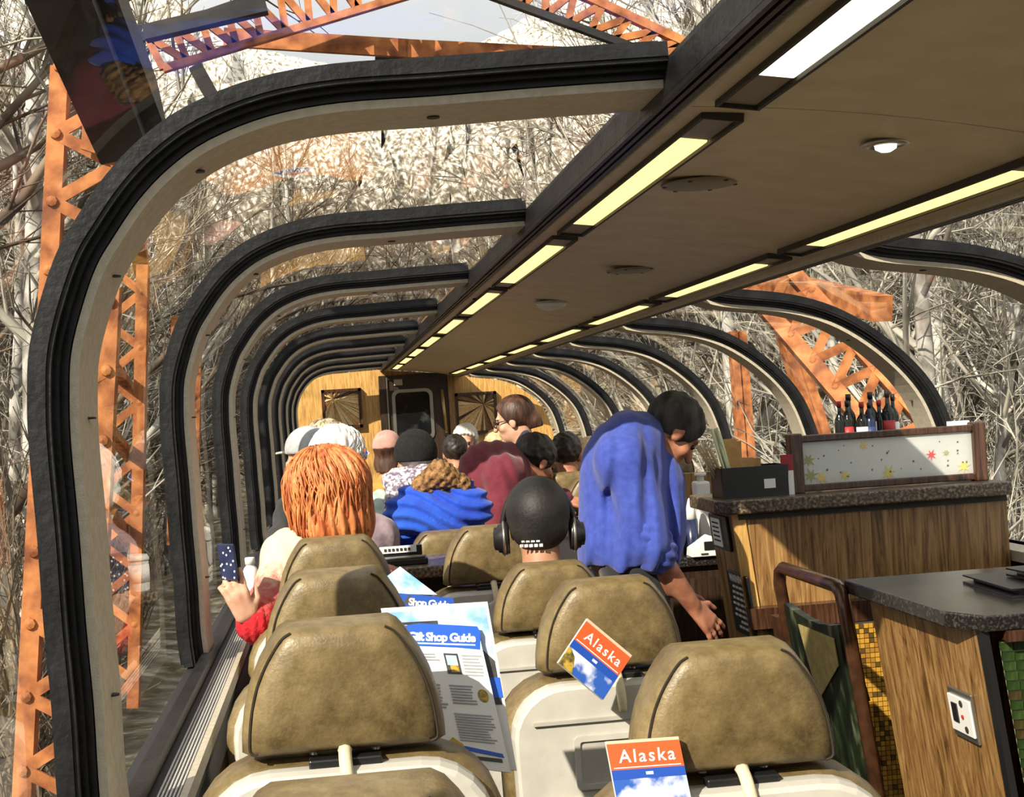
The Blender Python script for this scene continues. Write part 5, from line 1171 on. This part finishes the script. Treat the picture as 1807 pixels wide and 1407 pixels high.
# ---------------------------------------------------------------- the other passengers
o, M, nb = seated('white-haired passenger in front of the red-haired woman', 598, 815, 5.75, M_SKIN, M_HWHITE, M_LILAC, h=.009, hair='full', yaw=R(-18), wide=.17)
strands(M, o, M_HWHITE, 60, (.104, .124, .112), .03, .0034, 8, .035, (1.5, 4.8))
wear(o, 'dark_sleeve', [('c', tuple(P(512, 905, 5.7)), tuple(P(490, 955, 5.6)), .045, .036), ('c', tuple(P(545, 890, 5.75)), tuple(P(510, 905, 5.7)), .05, .05)], M_DARKC, .01, .008, .03, folds(.008, 90))
o, M, nb = seated('passenger in a grey peaked cap close to the left windows', 541, 808, 6.65, M_SKIN, M_HBROWN, M_LILAC, yaw=R(50), hair='short', wide=.09); hat_on(M, o, M_GREYC, 'grey_cap', 'cap')
o, M, nb = seated('passenger with streaked fair hair behind the white-haired one', 576, 792, 7.3, M_SKIN, M_HTAB, M_DARKC, hair='full', yaw=R(25), wide=.15); strands(M, o, M_HTAB, 50, (.104, .124, .112), .05, .0045, 12, .035, (1.2, 5))
o, M, nb = seated('passenger in a black beanie and patterned scarf', 733, 812, 7.35, M_SKIN, M_HWHITE, M_JGREY, yaw=R(12), hair='short', wide=.22); hat_on(M, o, mat('black_wool', (.003, .003, .003), (.009, .009, .010), scale=60, rough=.95, bump=.4, bscale=120), 'black_beanie', 'beanie')
wear(o, 'scarf', [('c', tuple(P(700, 852, 7.25)), tuple(P(752, 850, 7.2)), .06, .07), ('c', tuple(P(705, 868, 7.1)), tuple(P(690, 905, 7.1)), .05, .04)], M_SCARF, .009, .012, .04, folds(.008, 70))
wear(o, 'mint_panel', [('c', tuple(P(668, 885, 7.15)), tuple(P(668, 925, 7.1)), .05, .055), ('c', tuple(P(655, 920, 7.1)), tuple(P(690, 940, 7.05)), .04, .04)], M_MINT, .01, .008, .03, folds(.008, 80))
o, M, nb = seated('passenger in a pink cap with an orange scarf', 685, 797, 9.7, M_SKIND, M_HBROWN, M_ORANGE, yaw=R(-20), hair='long'); hat_on(M, o, M_PINK, 'pink_cap', 'cap')
o, M, nb = seated('white-haired elderly woman facing the camera by the starburst panel', 822, 780, 11.6, M_SKIN, M_HWHITE, M_DARKC, yaw=R(170), pitch=R(15), hair='full', eyes=True)
seated('dark-haired passenger in front of the facing elderly woman', 803, 800, 10.1, M_SKIND, M_HBLACK, M_MAROON, hair='short')
seated('fair-haired passenger glimpsed over the maroon back', 876, 790, 10.4, M_SKIN, M_HBLOND, M_DARKC, hair='short')
seated('black-haired man in the dark right-hand seat', 1001, 803, 8.22, M_SKINR, M_HBLACK, M_DARKC, hair='short', yaw=R(-25), h=.009)
seated('blond passenger between the black-haired man and the blue shirt', 1044, 808, 9.75, M_SKIN, M_HBLOND, M_DARKC, hair='full', yaw=R(-30))
# ================================================================ table, cup, printed matter
def mframe(tl, tr, bl):
    x = (tr-tl); y = (bl-tl); w_, h_ = x.length, y.length; ex = x.normalized(); ey = (y-y.dot(ex)*ex).normalized(); n = ex.cross(ey)
    if n.y > 0: n = -n                                  # towards the reader
    return ex, -ey, n, w_, h_
class Sheet:
    """a flat printed sheet; u runs right, v runs down, print lies a hair proud of the paper"""
    def __init__(s, parent, tl, tr, bl, m, thick=.003, name='page', br=None):
        s.tl, s.tr, s.bl = Vector(tl), Vector(tr), Vector(bl); s.br = Vector(br) if br is not None else s.tr+s.bl-s.tl
        s.ex, s.ey, s.n, s.w, s.h = mframe(s.tl, s.tr, s.bl); s.parent = parent
        b = MB(); n = 8; rows = []
        for k in (0, 1): rows.append([s.at(u, 0)+s.n*(-thick*k) for u in (0, 1)]+[s.at(u, 1)+s.n*(-thick*k) for u in (1, 0)])
        b.add(rows[0]+rows[1], [(0, 1, 2, 3), (7, 6, 5, 4), (0, 4, 5, 1), (1, 5, 6, 2), (2, 6, 7, 3), (3, 7, 4, 0)])
        s.page = b.build(name, m, parent); s.lvl = 0
    def at(s, u, v): return s.tl.lerp(s.tr, u).lerp(s.bl.lerp(s.br, u), v)
    def patch(s, uv, m, name='print_block', lift=.0008):
        b = MB(); n = len(uv); A = [s.at(u, v)+s.n*lift for u, v in uv]; B = [s.at(u, v)+s.n*.0001 for u, v in uv]
        b.add(A+B, [tuple(range(n)), tuple(range(2*n-1, n-1, -1))]+[(i, n+i, n+(i+1) % n, (i+1) % n) for i in range(n)]); return b.build(name, m, s.page)
    def rect(s, u0, v0, u1, v1, m, name='print_block', lift=.0008): return s.patch([(u0, v0), (u1, v0), (u1, v1), (u0, v1)], m, name, lift)
    def text(s, body, u, v, size, m, space=1, off=0, shear=0, name='lettering'):
        p = s.at(u, v)+s.n*.0016; ex = (s.at(min(u+.1, 1), v)-s.at(u-.1, v)).normalized(); ez = s.n; ey = ez.cross(ex)
        mw = Matrix(((ex.x, ey.x, ez.x, p.x), (ex.y, ey.y, ez.y, p.y), (ex.z, ey.z, ez.z, p.z), (0, 0, 0, 1)))
        return text_mesh(name, body, size, m, s.page, Matrix.Translation(-s.parent.location) @ mw, off=off, shear=shear, extrude=.0002, space=space)
    def lines(s, u0, v0, u1, v1, n, m, seed=1):
        rd = random.Random(seed)
        for i in range(n):
            v = v0+(v1-v0)*(i+.5)/n; e = u1-(u1-u0)*rd.uniform(0, .25); s.rect(u0, v-.22*(v1-v0)/n, e, v+.22*(v1-v0)/n, m, 'print_line')
M_PBLUE = mat('print_blue', (.008, .07, .42), rough=.5); M_PSKY = mat('print_sky', (.20, .42, .78), (.78, .86, .93), scale=16, rough=.5, detail=5, lo=.4, hi=.66); M_PGREY = mat('print_grey', (.36, .37, .40), rough=.6); M_PDARK = mat('print_dark', (.02, .022, .03), (.06, .06, .05), scale=30, rough=.5)
M_PORANGE = mat('print_orange', (.74, .10, .02), rough=.5); M_PCLOUD = mat('print_cloud', (.02, .10, .46), (.85, .90, .95), scale=22, rough=.5, detail=6, lo=.46, hi=.62); M_PGOLD = mat('print_gold', (.55, .36, .04), (.08, .07, .02), scale=60, rough=.5, detail=4, lo=.42, hi=.6)
M_PHDR = mat('print_header_blue', (.01, .10, .58), rough=.45); M_PWHITE = mat('print_white', (.88, .88, .88), rough=.6)
# gift shop guide beside the nearest window seat
Yg = 2.62
g = thing('gift_guide', 'white and blue gift shop guide leaning beside the nearest window seat', 'magazine', tuple(P(800, 1340, Yg)))
bk = Sheet(g, P(672, 1074, Yg+.05), P(860, 1062, Yg+.05), P(735, 1352, Yg-.06), M_PAPER, .004, 'back_page', P(912, 1360, Yg-.06))
bk.rect(.03, .03, .97, .40, M_PSKY, 'photo_print'); bk.rect(.10, .10, .5, .2, M_PDARK, 'photo_print', .0011); bk.patch([(.78, .22), (.97, .36), (.97, .62), (.88, .62)], M_PDARK, 'photo_print', .0011); bk.rect(.86, .46, .99, .58, M_PHDR, 'photo_print', .0014)
fp = Sheet(g, P(686, 1103, Yg+.02), P(842, 1106, Yg+.02), P(745, 1345, Yg-.09), M_PAPER, .003, 'front_page', P(902, 1364, Yg-.09))
fp.patch([(-.02, .03), (.35, -.015), (1.0, .0), (1.02, .04), (.97, .165), (.70, .155), (.0, .15)], M_PHDR, 'header_band')
fp.text('Gift Shop Guide', .565, .088, .0212, M_PWHITE, .88, .0009)
fp.rect(.12, .128, .93, .140, M_PSKY, 'print_line', .0012)
fp.rect(.54, .20, .70, .345, M_PDARK, 'photo_print'); fp.rect(.56, .215, .68, .285, M_PSKY, 'photo_print', .0012); fp.rect(.585, .285, .68, .335, M_PGOLD, 'photo_print', .0012)
fp.lines(.74, .20, .98, .36, 7, M_PGREY, 1); fp.lines(.30, .20, .48, .26, 3, M_PGREY, 2); fp.lines(.52, .42, .80, .56, 7, M_PGREY, 3); fp.lines(.50, .62, .95, .82, 11, M_PGREY, 4); fp.lines(.2, .42, .46, .6, 8, M_PGREY, 5)
fp.patch([(.885+.06*math.cos(a), .49+.045*math.sin(a)) for a in [2*math.pi*i/14 for i in range(14)]], M_PGOLD, 'photo_print')
fp.patch([(.30, .86), (.42, .80), (.52, .84), (.55, .92), (.40, .95)], M_PGOLD, 'photo_print'); fp.patch([(.5, .85), (.95, .88), (.96, .905), (.5, .88)], M_PHDR, 'print_block'); fp.rect(.6, .915, .93, .94, M_PDARK, 'print_block')
# guide at the second window seat
Yh = 3.5
g = thing('gift_guide', 'pale blue gift guide with papers behind the second window seat', 'magazine', tuple(P(740, 1090, Yh)))
s1 = Sheet(g, P(676, 1022, Yh+.02), P(706, 1000, Yh+.05), P(700, 1048, Yh), M_PSKY, .003, 'folded_page', P(772, 1050, Yh))
s2 = Sheet(g, P(700, 1047, Yh), P(800, 1056, Yh), P(716, 1200, Yh-.08), M_PAPER, .003, 'front_page', P(815, 1205, Yh-.08))
s2.rect(0, 0, 1, .16, M_PBLUE, 'header_band'); s2.text('Shop Guide', .56, .095, .024, M_PWHITE, .86, .0009); s2.patch([(.10, .12), (.22, .0), (.34, .12)], M_PDARK, 'print_block', .0012)
s2.lines(.1, .25, .9, .5, 8, M_PGREY, 5)
# alaska booklets
def booklet(label, tl, tr, bl, Y, dY=.03):
    t = thing('travel_booklet', label, 'booklet', tuple(P(*bl, Y))); s = Sheet(t, P(*tl, Y), P(*tr, Y), P(*bl, Y-dY), M_PAPER, .010, 'cover')
    s.rect(0, .0, 1, .05, mat('print_pale_orange', (.86, .50, .36), rough=.5), 'print_block'); s.rect(0, .05, 1, .47, M_PORANGE, 'title_band'); s.rect(.04, .43, .96, .445, M_PWHITE, 'print_line', .0012)
    s.text('Alaska', .52, .27, s.w*.245, M_PWHITE, 1.22, .0003); s.rect(0, .47, 1, 1, M_PCLOUD, 'photo_print'); s.rect(0, .47, 1, .62, M_PBLUE, 'photo_print', .0011); s.rect(.46, .52, .56, .57, M_PSKY, 'print_block', .0014)
    return s
booklet('booklet titled Alaska standing at the largest aisle seat at the bottom edge', (1069, 1309), (1197, 1300), (1090, 1420), 2.2)
sb = booklet('tilted booklet titled Alaska behind the second aisle seat', (1037, 1092), (1115, 1157), (985, 1170), 2.98)
sb.patch([(0, .62), (.18, .72), (.30, 1), (0, 1)], M_PGOLD, 'photo_print', .0016)
# table with things on it
zt_ = P(752, 1001, 5.05).z; xa, xb = SIN+.02, P(815, 1001, 5.05).x
tb = thing('dining_table', 'granite topped table between the left seats', 'table', ((xa+xb)/2, 5.25, 0))
MB().box(((xa+xb)/2, 5.27, zt_-.02), (xb-xa, .40, .04)).build('granite_top', M_STONE, tb, bevel=.006); MB().box(((xa+xb)/2, 5.31, (zt_-.04)/2), (.08, .10, zt_-.04)).build('pedestal', M_DDOOR, tb); MB().box(((xa+xb)/2, 5.31, .015), (.30, .34, .03)).build('foot', M_DDOOR, tb)
MB().box(((xa+xb)/2, 5.40, zt_-.14), (xb-xa-.06, .03, .20)).build('apron', M_DDOOR, tb)
t = thing('tray_stand', 'black tray with a white marked label strip on the table', 'tray', (P(712, 985, 5.15).x, 5.2, zt_))
MB().box((0, 0, .012), (.17, .12, .022)).build('tray_base', M_BLACKP, t, False, False, bevel=.004); MB().box((-.01, .03, .045), (.16, .03, .035)).build('back_rest', M_BLACKP, t, False, False); MB().box((-.015, .012, .052), (.13, .006, .024)).build('label_strip', M_PAPER, t, False, False)
for q in range(7): MB().box((-.06+.014*q, .008, .052), (.008, .004, .009)).build('mark', M_SEAM, t, False, False)
MB().tube([(-.08, -.055, .028), (.075, -.055, .028)], .006, 8).build('steel_bar', M_STEEL, t, True, False)
c = P(494, 985, 5.1); t = thing('paper_cup', 'white lidded paper cup in front of the red-haired woman', 'cup', (max(c.x, SIN+.07), 5.12, zt_))
MB().lathe([(.030, 0), (.032, .004), (.042, .095), (.043, .10)], 22).build('cup_body', M_PAPER, t, True, False); MB().lathe([(.045, .098), (.046, .104), (.043, .112), (.041, .116), (.036, .113)], 22).build('lid', M_WHITE, t, True, False); MB().lathe([(.0365, .03), (.0415, .085)], 22).build('sleeve', M_PAPER, t, True, False)
# white bottle on the sill
c = PZ(386, 1003, SILL_Z); t = thing('white_bottle', 'white plastic bottle standing on the left window sill', 'bottle', (wxl+.055, 5.35, SILL_Z))
MB().lathe([(.026, 0), (.029, .008), (.029, .12), (.022, .138), (.015, .145), (.015, .155)], 18).build('bottle_body', M_WHITE, t, True, False); MB().lathe([(.018, .150), (.018, .172), (.016, .175)], 14).build('cap', M_WHITE, t, True, False); MB().lathe([(.0295, .03), (.0295, .10)], 18).build('label_band', mat('pale_blue_band', (.62, .70, .82), rough=.5), t, True, False)
# small book held up far down the coach
t = thing('travel_booklet', 'small blue and red picture booklet held up far down the coach', 'booklet', tuple(P(640, 815, 7.9)))
s3 = Sheet(t, P(617, 795, 7.9), P(634, 778, 7.9), P(635, 818, 7.9), M_PAPER, .006, 'cover', P(652, 800, 7.9)); s3.rect(.06, .06, .94, .55, M_PCLOUD, 'photo_print'); s3.rect(.06, .55, .94, .75, M_PORANGE, 'photo_print'); s3.rect(.06, .75, .94, .94, M_PBLUE, 'photo_print')
